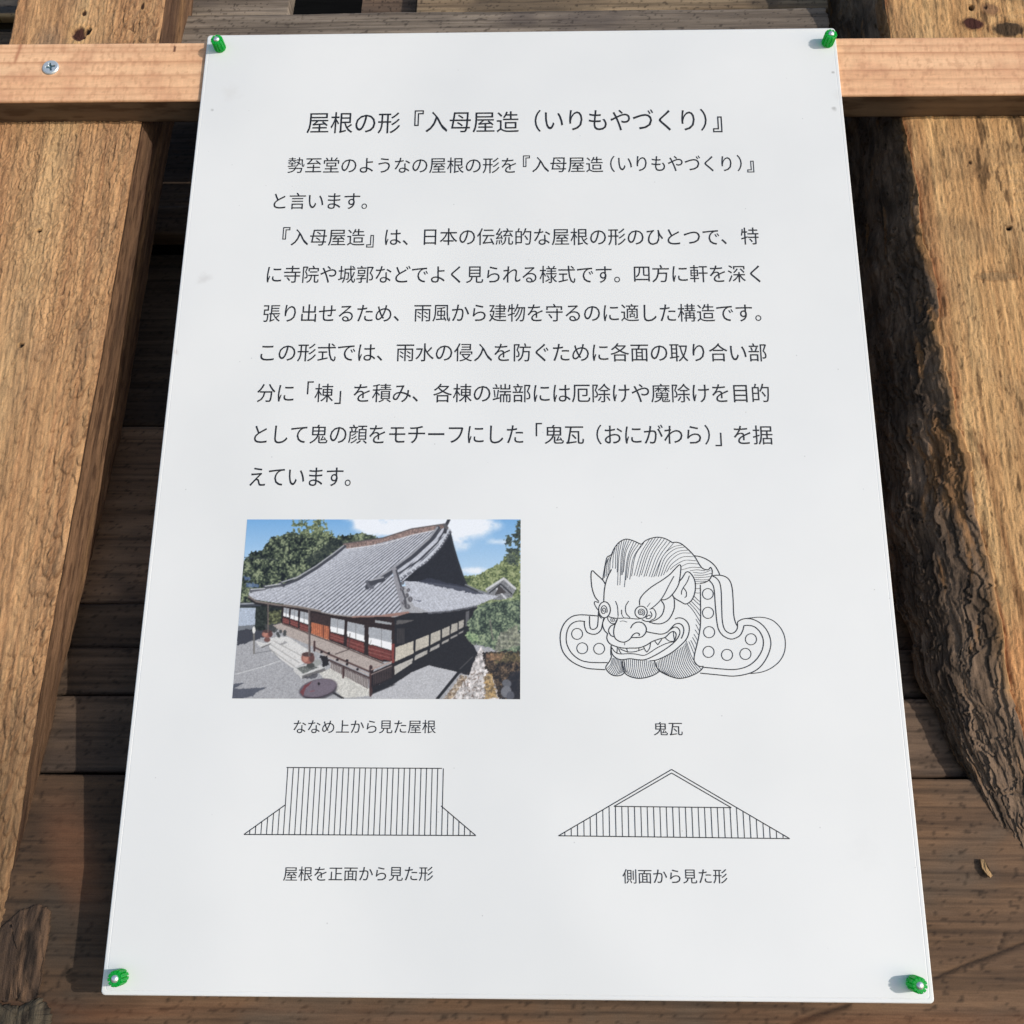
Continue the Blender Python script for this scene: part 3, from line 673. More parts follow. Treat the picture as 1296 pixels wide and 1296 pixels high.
def lettering(name, lines, parent):
    """lines: (text, ink left px, ink right px, centre row px, em width m, em height m)"""
    V = []; F = []; n = 0
    for (txt, xl, xr, yc, ew, eh) in lines:
        a = back(xl, yc); b_ = back(xr, yc)
        g0, g1 = glyph(txt[0])[0], glyph(txt[-1])[0]
        d = b_-a
        if len(txt) == 1:
            w_ = (g0[:, 0].max()-g0[:, 0].min())*ew
            x0s = [0.5*(a[0]+b_[0]) - w_/2 - g0[:, 0].min()*ew]; yl = [0.5*(a[1]+b_[1])]; sx = ew
        else:
            sx = ew
            left = a[0]-g0[:, 0].min()*sx; right = b_[0]-g1[:, 0].max()*sx
            adv = (right-left)/(len(txt)-1)
            sx = min(ew*1.08, adv) if adv < ew else min(adv, ew*1.06)
            left = a[0]-g0[:, 0].min()*sx; right = b_[0]-g1[:, 0].max()*sx
            adv = (right-left)/(len(txt)-1)
            x0s = [left+adv*i for i in range(len(txt))]
            yl = [a[1] + d[1]*i/(len(txt)-1) for i in range(len(txt))]
        for ch, x0, y0 in zip(txt, x0s, yl):
            gv, gf = glyph(ch); kn = 1.06 if '\u3041' <= ch <= '\u30ff' else 1.02
            q = np.stack([x0+(0.5+(gv[:, 0]-0.5)*(1+(kn-1)*0.6))*sx, y0+(gv[:, 1]-0.38)*eh*kn, np.full(len(gv), 0.00012)], -1)
            V.append(q); F += [tuple(i+n for i in f) for f in gf]; n += len(q)
    o = mesh_obj(name, np.vstack(V), F, INK, parent=parent, smooth=False)
    return o

def em_from(u, v, inkpx):
    """em height in metres of kanji whose ink is inkpx tall around pixel row v"""
    return float(back(u, v-inkpx/2)[1]-back(u, v+inkpx/2)[1])/0.93

def all_text(P):
    def run(t, l, r, y, E): return (t, l, r, y, E[0], E[1])
    ET = (float(back(506.6, 155)[0]-back(389, 155)[0])/3.93, em_from(640, 155, 26.6))
    L = [run('屋根の形', 389, 506.6, 155.3, ET), run('『', 524.4, 536, 153.5, ET), run('入母屋造', 539, 656.6, 154.2, ET), run('（', 676.3, 684.7, 153, ET),
         run('いりもやづくり', 690, 879, 152, ET), run('）', 886.4, 894.6, 151.6, ET), run('』', 902, 913.8, 153.5, ET)]
    lettering('title_lettering', L, P)
    EB = (float(back(973.3, 497.5)[0]-back(548.6, 497.5)[0])/16.93, em_from(640, 400, 22.3))
    E2 = (float(back(652.9, 209)[0]-back(364, 209)[0])/12.93, EB[1]*0.97)
    B = [run('勢至堂のようなの屋根の形を', 364.5, 652.9, 209.2, E2), run('『', 662, 670.6, 207, E2), run('入母屋造', 673.6, 763.2, 208.2, E2), run('（', 771.6, 778.5, 207.6, E2),
         run('いりもやづくり', 782.7, 925.7, 207, E2), run('）', 932.8, 939, 206.4, E2), run('』', 945.2, 954.3, 208, E2),
         run('と言います。', 346.8, 465, 254.5, EB),
         run('『', 357, 367.5, 298.5, EB), run('入母屋造', 368.6, 461.7, 300.3, EB), run('』', 463.9, 473.6, 302.3, EB), run('は、', 487.8, 516.7, 300.2, EB),
         run('日本の伝統的な屋根の形のひとつで', 536.7, 910, 299.6, EB), run('、', 913.6, 918.6, 299, EB), run('特', 937.8, 960, 298.8, EB),
         run('に寺院や城郭などでよく見られる様式です', 338.3, 773.9, 347.3, EB), run('。', 778, 784, 347, EB), run('四方に軒を深く', 802.5, 962, 346.4, EB),
         run('張り出せるため', 333.6, 495.3, 396.4, EB), run('、', 499, 505, 396, EB), run('雨風から建物を守るのに適した構造です', 524.4, 951.7, 395.9, EB), run('。', 956, 962.8, 395.5, EB),
         run('この形式では', 330.3, 475, 446, EB), run('、', 477.8, 484, 446, EB), run('雨水の侵入を防ぐために各面の取り合い部', 502, 970, 446, EB),
         run('分に', 325.6, 371.7, 497.3, EB), run('「', 388, 397, 494.5, EB), run('棟', 398.6, 422, 497.4, EB), run('」', 424, 432, 499.5, EB), run('を積み', 448, 520, 497.4, EB), run('、', 522.8, 529, 497.4, EB),
         run('各棟の端部には厄除けや魔除けを目的', 548.6, 973.3, 497.5, EB),
         run('として鬼の顔をモチーフにした', 322.2, 662, 549.6, EB), run('「', 678, 686, 547.5, EB), run('鬼瓦', 689.4, 739, 550, EB), run('（', 754.7, 761.4, 550, EB),
         run('おにがわら', 765.6, 887, 550.2, EB), run('）', 891, 899.7, 550.2, EB), run('」', 905, 913.6, 552.5, EB), run('を据', 929, 977.5, 550.5, EB),
         run('えています。', 316.7, 444.4, 603.3, EB)]
    lettering('body_lettering', B, P)
    EC = (float(back(551.7, 920)[0]-back(372, 920)[0])/9.93, em_from(640, 1106, 18.2))
    lettering('caption_lettering', [run('ななめ上から見た屋根', 372, 551.7, 919.7, EC)], P)
    lettering('caption_lettering', [run('鬼瓦', 827.5, 863.9, 922.3, EC)], P)
    lettering('caption_lettering', [run('屋根を正面から見た形', 359, 548.3, 1105.8, EC)], P)
    lettering('caption_lettering', [run('側面から見た形', 788, 920.5, 1109, EC)], P)

# ---- line drawings
def spline(pts, n=7):
    P = np.array(pts, float)
    if len(P) < 3: return P
    Q = np.vstack([2*P[0]-P[1], P, 2*P[-1]-P[-2]]); out = []
    for i in range(1, len(Q)-2):
        for k in range(n):
            t = k/n
            out.append(0.5*((2*Q[i]) + (-Q[i-1]+Q[i+1])*t + (2*Q[i-1]-5*Q[i]+4*Q[i+1]-Q[i+2])*t*t + (-Q[i-1]+3*Q[i]-3*Q[i+1]+Q[i+2])*t**3))
    out.append(P[-1]); return np.array(out)

class Lines:
    def __init__(s): s.V = []; s.F = []; s.n = 0
    def add(s, pxpts, w):
        """pxpts in photograph pixels; w line width in metres"""
        p = np.array(pxpts, float); B = back(p[:, 0], p[:, 1])[:, :2]
        d = np.gradient(B, axis=0); L = np.linalg.norm(d, axis=1, keepdims=True); L[L == 0] = 1; d /= L
        nrm = np.stack([-d[:, 1], d[:, 0]], -1)*w/2
        z = np.full(len(B), 0.00012 + 0.00002*(s.n % 3))
        V = np.vstack([np.c_[B+nrm, z], np.c_[B-nrm, z]]); m_ = len(B)
        s.V.append(V); s.F += [(s.n+i+m_, s.n+i+1+m_, s.n+i+1, s.n+i) for i in range(m_-1)]; s.n += 2*m_
    def build(s, name, parent, mat=INK): return mesh_obj(name, np.vstack(s.V), s.F, mat, parent=parent, smooth=False)

def roof_drawings(P):
    # front view
    a = lambda x, y: (290+x/3.6, 890+y/3.6)
    L = Lines(); W = 0.00050
    L.add([a(262, 293), a(970, 297)], W); L.add([a(68, 598), a(1124, 603)], W)
    L.add([a(68, 598), a(255, 464)], W); L.add([a(966, 468), a(1124, 603)], W)
    B = lambda q: back(*q)[:2]
    tl, tr, bl, br, kl, kr = B(a(264, 293)), B(a(970, 297)), B(a(68, 598)), B(a(1124, 603)), B(a(255, 464)), B(a(966, 468))
    n = 41; base = bl[0]+(br[0]-bl[0])*np.arange(1, n)/n
    def line(x, y0, y1):
        q = pix(np.array([[x, y0, 0], [x, y1, 0]])); L.add(q, W*0.85)
    i_l = np.argmin(abs(base-kl[0])); i_r = np.argmin(abs(base-kr[0]))
    for i, x in enumerate(base):
        yb = bl[1] + (br[1]-bl[1])*(x-bl[0])/(br[0]-bl[0])
        if i < i_l: yt = bl[1]+(kl[1]-bl[1])*(x-bl[0])/(kl[0]-bl[0])
        elif i > i_r: yt = br[1]+(kr[1]-br[1])*(x-br[0])/(kr[0]-br[0])
        else: yt = tl[1]+(tr[1]-tl[1])*(x-tl[0])/(tr[0]-tl[0])
        line(x, yb, yt)
    L.build('front_roof_drawing', P)
    # side view
    a = lambda x, y: (680+x/3.6, 890+y/3.6)
    L = Lines()
    L.add([a(97, 604), a(612, 302)], W); L.add([a(612, 302), a(1150, 617)], W); L.add([a(97, 604), a(1150, 617)], W)
    L.add([a(350, 470), a(612, 318)], W); L.add([a(612, 318), a(884, 476)], W); L.add([a(350, 470), a(884, 476)], W)
    ap, le, re_, il, ir = B(a(612, 302)), B(a(97, 604)), B(a(1150, 617)), B(a(350, 470)), B(a(884, 476))
    n = 36
    for i in range(1, n):
        x = le[0]+(re_[0]-le[0])*i/n; yb = le[1]+(re_[1]-le[1])*i/n
        if il[0] < x < ir[0]: yt = il[1]+(ir[1]-il[1])*(x-il[0])/(ir[0]-il[0])
        elif x <= il[0]: yt = le[1]+(ap[1]-le[1])*(x-le[0])/(ap[0]-le[0])
        else: yt = re_[1]+(ap[1]-re_[1])*(x-re_[0])/(ap[0]-re_[0])
        line(x, yb, yt)
    L.build('side_roof_drawing', P)

def demon_tile(P):
    L = Lines(); T = Lines()
    W = 0.00056; WT = 0.00030; WM = 0.00046
    O1 = (700, 670); O2 = (700, 760); O3 = (840, 670); O4 = (840, 760)
    def c(o, pts): return [(o[0]+x/8.1, o[1]+y/8.1) for x, y in pts]
    def S(o, pts, w=W, n=7): L.add(spline(c(o, pts), n), w)
    def H(o, pts, w=WT, n=6): T.add(spline(c(o, pts), n), w)
    def circ(o, x, y, rx, ry=None, w=W):
        ry = ry or rx; a = np.linspace(0, 2*np.pi, 33)
        L.add(c(o, np.stack([x+rx*np.cos(a), y+ry*np.sin(a)], -1)), w)
    def spiral(o, x, y, rx, ry, turns, a0, w=WM):
        t = np.linspace(0, 1, 44); a = a0 + t*turns*2*np.pi; r = 0.12+0.88*t
        L.add(c(o, np.stack([x+rx*r*np.cos(a), y+ry*r*np.sin(a)], -1)), w)
    # hair outline
    S(O1, [(510, 515), (525, 420), (540, 340), (556, 285), (598, 258), (625, 200), (670, 140), (715, 110), (755, 100), (810, 112), (870, 138), (905, 155)])
    S(O1, [(905, 155), (950, 115), (1010, 90), (1075, 80), (1140, 92), (1190, 115), (1222, 136)])
    S(O3, [(88, 136), (130, 133), (180, 148), (250, 205), (315, 275), (370, 365), (400, 400), (440, 415), (465, 408), (482, 390), (497, 420), (495, 470), (465, 520), (420, 545), (375, 555)])
    S(O1, [(470, 740), (430, 690), (400, 600), (390, 500), (393, 440), (408, 425), (440, 455), (510, 520), (535, 560)])
    S(O1, [(600, 410), (560, 490), (538, 560), (525, 640), (520, 740)])
    # great eyebrow
    S(O1, [(888, 780), (890, 720), (930, 660), (1010, 590), (1120, 520), (1200, 460), (1255, 400), (1292, 366), (1306, 368), (1311, 400), (1300, 500), (1285, 570), (1245, 640), (1195, 695), (1150, 720), (1108, 722)])
    S(O1, [(1240, 480), (1190, 570), (1145, 660), (1105, 722), (1060, 770), (1000, 818)], WM)
    # right ear
    S(O3, [(155, 540), (190, 500), (222, 448), (245, 435), (275, 450), (310, 500), (325, 560), (322, 640), (295, 715), (255, 755), (220, 765), (180, 745), (120, 710), (92, 680)])
    S(O3, [(265, 475), (240, 540), (200, 600), (183, 640), (184, 670)], WM); S(O3, [(205, 600), (232, 640), (232, 685), (215, 700)], WM)
    # eyebrow curls
    circ(O1, 903, 850, 63, 62); spiral(O1, 903, 850, 40, 40, 2.1, 0.5)
    circ(O2, 528, 95, 60, 82); spiral(O2, 520, 100, 36, 55, 2.0, 0.5)
    spiral(O2, 615, 200, 30, 26, 1.8, 0.8, WT)
    S(O2, [(560, 165), (565, 200), (600, 235), (640, 235)], WM); S(O2, [(660, 190), (645, 215), (640, 240)], WM)
    S(O1, [(470, 752), (432, 740), (424, 760), (448, 808), (470, 832)], WM)
    S(O2, [(472, 110), (478, 160), (500, 185)], WM)
    # brow wrinkles
    S(O1, [(640, 735), (660, 790), (668, 890)], WM); S(O2, [(668, 150), (664, 180)], WT)
    S(O1, [(775, 735), (745, 790), (750, 860), (790, 905)], WM)
    S(O2, [(705, 95), (708, 150), (730, 180)], WT); S(O1, [(700, 825), (702, 870)], WT); S(O1, [(998, 752), (965, 795)], WT)
    S(O2, [(570, 165), (620, 180), (680, 183), (740, 180), (800, 185), (870, 190), (920, 180)], WM)
    # right eye
    S(O2, [(1110, 0), (1140, 60), (1115, 150), (1040, 205), (960, 215), (910, 195)])
    S(O2, [(1245, 0), (1240, 90), (1190, 190), (1120, 235), (1050, 238), (985, 222)])
    S(O2, [(990, 90), (1030, 85), (1055, 130), (1045, 180), (1000, 205)], WM)
    S(O2, [(998, 112), (1014, 150), (990, 185), (955, 182), (962, 166), (985, 150), (1000, 160)], WM)
    S(O1, [(1225, 670), (1240, 710), (1244, 740)], WM)
    # nose
    S(O2, [(660, 195), (632, 260), (622, 330), (640, 390), (690, 422), (740, 425), (790, 395), (820, 352), (855, 333), (885, 343), (882, 362)])
    S(O2, [(795, 285), (820, 245), (865, 222), (920, 232), (955, 280), (950, 330), (912, 372), (860, 380), (805, 380)])
    S(O2, [(632, 243), (590, 265), (570, 310), (590, 355), (622, 372)]); S(O2, [(685, 215), (720, 210), (760, 222)], WT); S(O2, [(735, 425), (735, 460)], WT)
    # cheeks and lips
    S(O2, [(530, 180), (512, 220), (510, 260), (530, 310), (562, 342)])
    S(O2, [(955, 320), (1030, 335), (1110, 345), (1170, 325), (1215, 280), (1250, 245), (1290, 236), (1322, 252), (1340, 290), (1336, 340), (1315, 390)])
    S(O4, [(115, 190), (160, 178), (215, 195), (255, 245), (262, 310), (240, 385), (190, 445), (90, 530), (-10, 585), (-80, 612), (-144, 620)])
    S(O2, [(560, 335), (552, 390), (580, 440), (640, 470), (720, 488), (800, 488), (880, 485), (950, 462), (1020, 420), (1090, 395), (1150, 378), (1195, 335), (1235, 318), (1262, 345), (1250, 400), (1225, 428)])
    S(O2, [(1200, 300), (1250, 272), (1290, 292), (1300, 335), (1276, 388), (1230, 440), (1150, 500), (1050, 560), (950, 605), (870, 608), (790, 597), (700, 607), (640, 585), (603, 540), (596, 462)])
    S(O2, [(600, 482), (640, 530), (690, 548), (780, 545), (850, 550), (920, 563), (970, 548), (1060, 490), (1150, 445), (1222, 425)], WM)
    # teeth
    for pts in ([(660, 480), (655, 545)], [(670, 490), (684, 520), (700, 545)], [(755, 490), (765, 535)], [(880, 488), (880, 515)], [(684, 495), (760, 525), (840, 525), (930, 495)],
                [(928, 472), (945, 510), (962, 530)], [(962, 530), (990, 490), (1000, 435)], [(1040, 412), (1075, 455)], [(1075, 455), (1115, 397)], [(1150, 382), (1190, 415), (1245, 420)], [(1234, 320), (1238, 370), (1246, 412)]):
        S(O2, pts, WM)
    S(O2, [(595, 460), (592, 540), (600, 575)])
    # beard outline and hatching
    S(O2, [(600, 575), (580, 622), (542, 680), (555, 720), (600, 760), (650, 773), (700, 765), (735, 738)])
    S(O2, [(720, 608), (712, 660), (735, 738), (780, 775), (860, 797), (940, 793), (1030, 765), (1090, 728)])
    S(O2, [(1040, 620), (1060, 680), (1100, 727), (1170, 765), (1240, 790), (1300, 799), (1380, 785), (1460, 752), (1515, 715), (1542, 677)])
    S(O4, [(408, 675), (370, 675), (330, 650), (312, 610), (320, 540), (345, 440), (365, 340), (378, 230), (378, 0), (376, -160)])
    def family(o, tops, bots, n, bend):
        A = spline(tops, 10); B = spline(bots, 10)
        def arc(Q, f):
            d = np.r_[0, np.cumsum(np.hypot(*np.diff(Q, axis=0).T))]; d /= d[-1]
            return np.array([np.interp(f, d, Q[:, 0]), np.interp(f, d, Q[:, 1])])
        for k in range(n):
            f = (k+0.5)/n; a = arc(A, f); b_ = arc(B, f); m_ = 0.5*(a+b_)
            m_ = m_ + np.array(bend); H(o, [a, m_, b_])
    family(O2, [(602, 590), (640, 590), (700, 612), (715, 660)], [(548, 690), (580, 735), (640, 768), (725, 735)], 11, (10, 12))
    family(O2, [(728, 640), (740, 608), (840, 606), (960, 612), (1040, 640)], [(742, 730), (790, 770), (880, 795), (980, 780), (1085, 728)], 17, (-8, 12))
    family(O2, [(1052, 640), (1120, 590), (1240, 525), (1340, 460), (1370, 405)], [(1110, 730), (1210, 780), (1310, 797), (1420, 765), (1525, 700)], 21, (-14, 26))
    for pts in ([(235, 30), (300, 100), (372, 215)], [(262, 22), (325, 90), (374, 158)], [(285, 8), (335, 62), (374, 105)], [(300, -18), (340, 20), (374, 50)], [(312, -45), (345, -10), (374, 12)],
                [(330, 190), (350, 222), (372, 255)], [(330, 245), (346, 275), (362, 308)], [(322, 300), (340, 326), (356, 352)], [(310, 345), (330, 378), (346, 408)], [(296, 378), (318, 415), (336, 452)], [(278, 408), (300, 450), (322, 505)], [(258, 420), (285, 480), (316, 560)]):
        H(O4, pts)
    for y in (555, 605, 650): H(O3, [(328, y), (350, y+3), (372, y+1)])
    # hair hatching
    tp = [(565, 300), (580, 275), (600, 265), (618, 228), (638, 192), (658, 162), (680, 140), (705, 120), (730, 108), (755, 105), (780, 110), (805, 117), (830, 124), (855, 136), (880, 147), (903, 162), (930, 140), (960, 122)]
    bt = [(528, 500), (545, 485), (562, 470), (580, 440), (612, 400), (640, 405), (658, 440), (662, 575), (686, 570), (700, 470), (712, 465), (722, 440), (732, 592), (746, 520), (762, 500), (787, 515), (806, 480)]
    for a, b_ in zip(tp, bt): H(O1, [a, (0.33*a[0]+0.67*b_[0]-2, 0.62*a[1]+0.38*b_[1]), b_])
    tp = [(990, 100), (1020, 92), (1050, 87), (1080, 86), (1110, 92), (1140, 102), (1170, 115), (1200, 128), (1235, 142)]
    bt = [(832, 475), (858, 480), (882, 488), (906, 470), (932, 488), (954, 480), (985, 485), (1010, 490), (1032, 490)]
    for a, b_ in zip(tp, bt): H(O1, [a, (0.5*a[0]+0.5*b_[0]-12, 0.58*a[1]+0.42*b_[1]-4), b_])
    for pts in ([(190, 160), (90, 185), (-10, 280), (-79, 480)], [(225, 180), (110, 205), (10, 300), (-54, 485)], [(255, 212), (140, 230), (35, 320), (-28, 480)], [(280, 243), (165, 250), (60, 335), (-2, 468)],
                [(305, 280), (190, 285), (85, 355), (30, 440)], [(330, 322), (215, 318), (115, 370), (68, 412)], [(352, 355), (250, 350), (175, 385)], [(378, 392), (285, 390), (185, 415)], [(425, 425), (340, 415), (270, 425)],
                [(480, 420), (400, 448), (300, 440)], [(492, 450), (400, 470), (312, 468)], [(490, 482), (400, 492), (318, 492)], [(470, 510), (400, 518), (325, 512)], [(440, 532), (380, 538), (328, 532)]):
        H(O3, pts)
    # right wing
    S(O3, [(500, 475), (560, 470), (620, 480), (670, 515), (700, 590), (712, 720), (718, 870), (735, 950), (755, 992)])
    S(O3, [(495, 475), (540, 500), (575, 550), (590, 640), (595, 800), (602, 940), (625, 1025), (670, 1062), (710, 1064), (745, 1036), (757, 1000), (757, 950)])
    S(O4, [(757, 218), (800, 195), (850, 185), (920, 195), (1000, 240), (1060, 310), (1095, 400), (1095, 480), (1060, 580), (1000, 670), (930, 725), (850, 755), (760, 772), (680, 775), (560, 763), (375, 745)])
    S(O3, [(465, 520), (505, 570), (520, 640), (530, 780), (545, 940), (565, 1030), (610, 1090), (670, 1121), (720, 1121), (780, 1090), (810, 1040), (823, 988)])
    S(O4, [(823, 258), (870, 255), (930, 270), (985, 320), (1020, 400), (1015, 490), (970, 580), (900, 650), (820, 690), (720, 708), (600, 703), (410, 685)])
    S(O4, [(830, 187), (900, 178), (980, 172), (1060, 182), (1140, 220), (1210, 300), (1245, 400), (1240, 520), (1190, 620), (1100, 695), (1000, 735), (890, 750)], WM)
    S(O3, [(315, 270), (390, 285), (470, 325), (530, 380), (565, 440), (576, 470)])
    circ(O3, 453, 662, 55, w=WM)
    for x, y in ((455, 127), (466, 325), (460, 527), (650, 558), (838, 548), (895, 398)): circ(O4, x, y, 57, w=WM)
    # left wing
    S(O2, [(470, 160), (380, 152), (270, 148), (190, 168), (120, 230), (80, 320), (75, 420), (100, 520), (160, 600), (250, 660), (350, 695), (450, 705), (535, 710)])
    S(O2, [(375, 160), (375, 240), (385, 285), (410, 297), (440, 285), (458, 250), (467, 110)])
    S(O2, [(330, 215), (255, 212), (190, 240), (150, 300), (135, 390), (150, 470), (200, 550), (280, 610), (370, 633), (460, 637), (560, 637)])
    S(O2, [(320, 215), (325, 270), (350, 325), (410, 347), (460, 335), (495, 295), (505, 250), (522, 180)])
    for x, y in ((247, 343), (300, 490), (473, 495)): circ(O2, x, y, 56, w=WM)
    o = L.build('demon_tile_drawing', P)
    hh = handle(o, np.zeros(3))
    T.build('fine_hatching', hh, INKL)

# ---- the printed photograph: a small picture printed on the sheet, made of fine coloured cells
def printed_photo(P):
    TL, TR, BR, BL = back(313, 657.5), back(659, 657.5), back(658.3, 885), back(294, 884)
    nx, ny = 500, 330
    s = np.linspace(0, 1, nx)[None, :]; t = np.linspace(0, 1, ny)[:, None]
    XY = (TL[:2]*(1-s)[..., None] + TR[:2]*s[..., None])*(1-t)[..., None] + (BL[:2]*(1-s)[..., None] + BR[:2]*s[..., None])*t[..., None]
    UV = pix(np.concatenate([XY, np.zeros((ny, nx, 1))], -1)); U, V = UV[..., 0], UV[..., 1]
    k = 6.48
    def z5(p): return [(285+x/k, 645+y/k) for x, y in p]
    def z6(p): return [(470+x/k, 645+y/k) for x, y in p]
    def z7(p): return [(285+x/k, 765+y/k) for x, y in p]
    def z8(p): return [(470+x/k, 765+y/k) for x, y in p]
    img = np.zeros((ny, nx, 3))
    wob_u = 1.6*(fbm(U*0.5, V*0.5, 1)-0.5); wob_v = 1.6*(fbm(U*0.5, V*0.5, 2)-0.5)
    def inside(poly, wob=0.0):
        x = U + wob*wob_u; y = V + wob*wob_v; ins = np.zeros(U.shape, bool); n = len(poly)
        for i in range(n):
            x1, y1 = poly[i]; x2, y2 = poly[(i+1) % n]
            if y1 == y2: continue
            cnd = ((y1 > y) != (y2 > y)) & (x < (x2-x1)*(y-y1)/(y2-y1)+x1); ins ^= cnd
        return ins
    def fill(poly, col, wob=0.0, al=1.0, tex=0.0, seed=0, fs=0.8):
        nonlocal img
        m_ = inside(poly, wob)*al
        c = np.broadcast_to(np.array(col, float), img.shape)
        if tex: c = np.clip(c*(1+tex*(fbm(U*fs, V*fs, seed)-0.5)[..., None]*2), 0, 255)
        img = mix(img, c, m_)
    def seg(pts, w_, col, al=1.0, soft=0.5):
        nonlocal img
        dm = np.full(U.shape, 1e9); p = np.array(pts, float)
        for a, b_ in zip(p[:-1], p[1:]):
            d = b_-a; q = np.clip(((U-a[0])*d[0]+(V-a[1])*d[1])/max(1e-9, d@d), 0, 1)
            dm = np.minimum(dm, np.hypot(U-a[0]-q*d[0], V-a[1]-q*d[1]))
        img = mix(img, np.broadcast_to(np.array(col, float), img.shape), al*sstep(w_/2+soft, w_/2-soft*0.4, dm))
    def ell(cx, cy, rx, ry, ang, col, al=1.0):
        nonlocal img
        r = blob(U, V, cx, cy, rx, ry, ang); img = mix(img, np.broadcast_to(np.array(col, float), img.shape), al*sstep(1.1, 0.9, r))
    def foliage(poly, lo, mid, hi, seed, wob=4.0, sc=0.32, bias=0.0, holes=0.0):
        nonlocal img
        m_ = inside(poly, wob)
        f = fbm(U*sc*1.7, V*sc*1.7, seed, 5); f2 = fbm(U*sc*0.4, V*sc*0.4, seed+5, 3); q = 0.62*f+0.38*f2 + bias
        c = mix(mix(np.broadcast_to(np.array(lo, float), img.shape), np.array(mid, float), sstep(0.34, 0.54, q)), np.array(hi, float), sstep(0.5, 0.68, q))
        m_ = m_*1.0
        if holes: m_ = m_*(1-(fbm(U*0.28, V*0.28, seed+9, 4) > holes))
        img = mix(img, c, m_)
    # sky and cloud
    g = np.clip((V-657)/95, 0, 1)
    img = mix(np.broadcast_to(np.array((98., 166, 230)), img.shape), np.array((186., 214, 238)), g**0.8)
    cl_ = 0
    for (u, v, ru, rv, a_) in ((465, 665, 16, 10, 1.3), (510, 666, 44, 13, 1.3), (560, 668, 44, 14, 1.35), (600, 664, 30, 10, 1.15), (585, 690, 22, 12, .5), (635, 686, 22, 5, .55), (600, 722, 22, 6, .8), (330, 700, 30, 16, .25), (450, 658, 20, 3, .6)):
        cl_ = cl_ + a_*np.exp(-((U-u)/ru)**2-((V-v)/rv)**2)
    cl_ = np.clip(cl_*(0.35+1.1*fbm(U*0.09, V*0.14, 77, 5)), 0, 1)
    img = mix(img, np.array((228., 234, 242)), sstep(0.15, 0.85, cl_))
    # ground
    fill([(290, 742), (670, 742), (670, 890), (285, 890)], (160, 161, 166), 0, 1, .22, 41, 1.6)
    # trees behind
    foliage(z5([(120, 860), (140, 430), (215, 350), (300, 340), (350, 270), (380, 225), (450, 215), (520, 185), (580, 180), (640, 210), (720, 200), (890, 200), (900, 240), (930, 205), (1000, 210), (1100, 195), (1180, 210), (1250, 220), (1300, 245), (1296, 330), (460, 640), (470, 860)]), (20, 27, 28), (70, 84, 62), (146, 158, 116), 5)
    foliage(z5([(540, 135), (560, 90), (620, 80), (700, 90), (760, 78), (822, 95), (835, 150), (892, 190), (880, 250), (760, 240), (640, 215), (560, 175)]), (52, 66, 52), (92, 108, 74), (150, 162, 112), 15, 5.0, 0.4, 0.05, 0.56)
    fill(z5([(880, 240), (985, 240), (960, 300), (760, 440), (700, 470), (640, 420)]), (32, 40, 42), 4, 0.55)
    fill(z5([(150, 545), (200, 550), (205, 580), (150, 580)]), (84, 112, 170), 3, .7); fill(z5([(170, 605), (225, 605), (285, 615), (270, 640), (180, 635)]), (88, 118, 176), 3, .7)
    seg(z5([(150, 392), (430, 412)]), 0.7, (60, 66, 70), 0.8)
    foliage(z6([(760, 548), (870, 538), (940, 500), (1050, 440), (1090, 390), (1130, 350), (1222, 340), (1222, 860), (860, 860), (770, 610)]), (62, 78, 50), (116, 132, 78), (164, 174, 118), 25, 3.0, 0.35, 0.02)
    foliage(z6([(1100, 250), (1112, 205), (1180, 200), (1186, 150), (1190, 105), (1226, 80), (1226, 470), (1120, 450), (1105, 340)]), (40, 52, 50), (70, 84, 72), (110, 126, 98), 35, 5.0, 0.45, 0.0, 0.6)
    # little roof at the right
    fill(z6([(940, 660), (1080, 565), (1110, 570), (1190, 650), (1160, 700), (1150, 745), (1000, 740)]), (128, 130, 134), 1.0, 1, .5, 3, 1.2)
    seg(z6([(945, 655), (1085, 565), (1180, 648)]), 2.6, (196, 198, 200)); seg(z6([(960, 690), (1060, 610), (1150, 690)]), 1.6, (52, 54, 58)); seg(z6([(1030, 650), (1110, 735)]), 1.8, (200, 202, 205)); fill(z6([(1050, 620), (1110, 680), (1060, 690), (1010, 700)]), (70, 66, 66), 1)
    # wall and hedge at the left
    fill(z5([(118, 760), (300, 760), (480, 770), (480, 960), (300, 1010), (100, 1000)]), (40, 46, 40), 2, 1, .8, 43, .5)
    fill(z7([(120, 28), (250, 28), (246, 168), (106, 178)]), (168, 182, 202), 0.6, 1, .1, 44)
    fill(z7([(104, 178), (246, 168), (240, 205), (104, 215)]), (112, 118, 126)); seg(z7([(118, 8), (285, 4)]), 3.2, (62, 66, 76)); seg(z7([(118, -4), (262, -10)]), 1.6, (150, 156, 164))
    fill(z7([(355, 60), (465, 45), (455, 150), (360, 165)]), (92, 96, 62), 3, 1, .9, 45, .6)
    fill(z7([(104, 215), (240, 205), (340, 215), (440, 150), (480, 150), (460, 190), (390, 195), (380, 250), (95, 342)]), (62, 64, 74), 3)
    fill(z7([(330, 165), (470, 150), (460, 195), (420, 225), (330, 250)]), (70, 72, 72), 3, .8)
    # big roof, front slope: rows of tiles run from the ridge to the eave
    front = z5([(975, 300), (900, 362), (750, 472), (600, 565), (480, 628), (330, 652), (205, 660), (190, 698), (240, 738), (420, 765), (600, 785), (780, 820)]) + z7([(700, 42), (900, 78), (1050, 92), (1290, 88)]) + z8([(100, 80), (250, 62)]) + z6([(230, 740), (170, 520), (260, 600), (460, 440), (575, 310), (645, 180), (600, 118), (330, 190), (0, 275)])
    R0, R1, E0, E1 = map(np.array, ((439., 693), (553., 668), (316., 752), (426., 778)))
    tt = np.full(U.shape, 0.5)
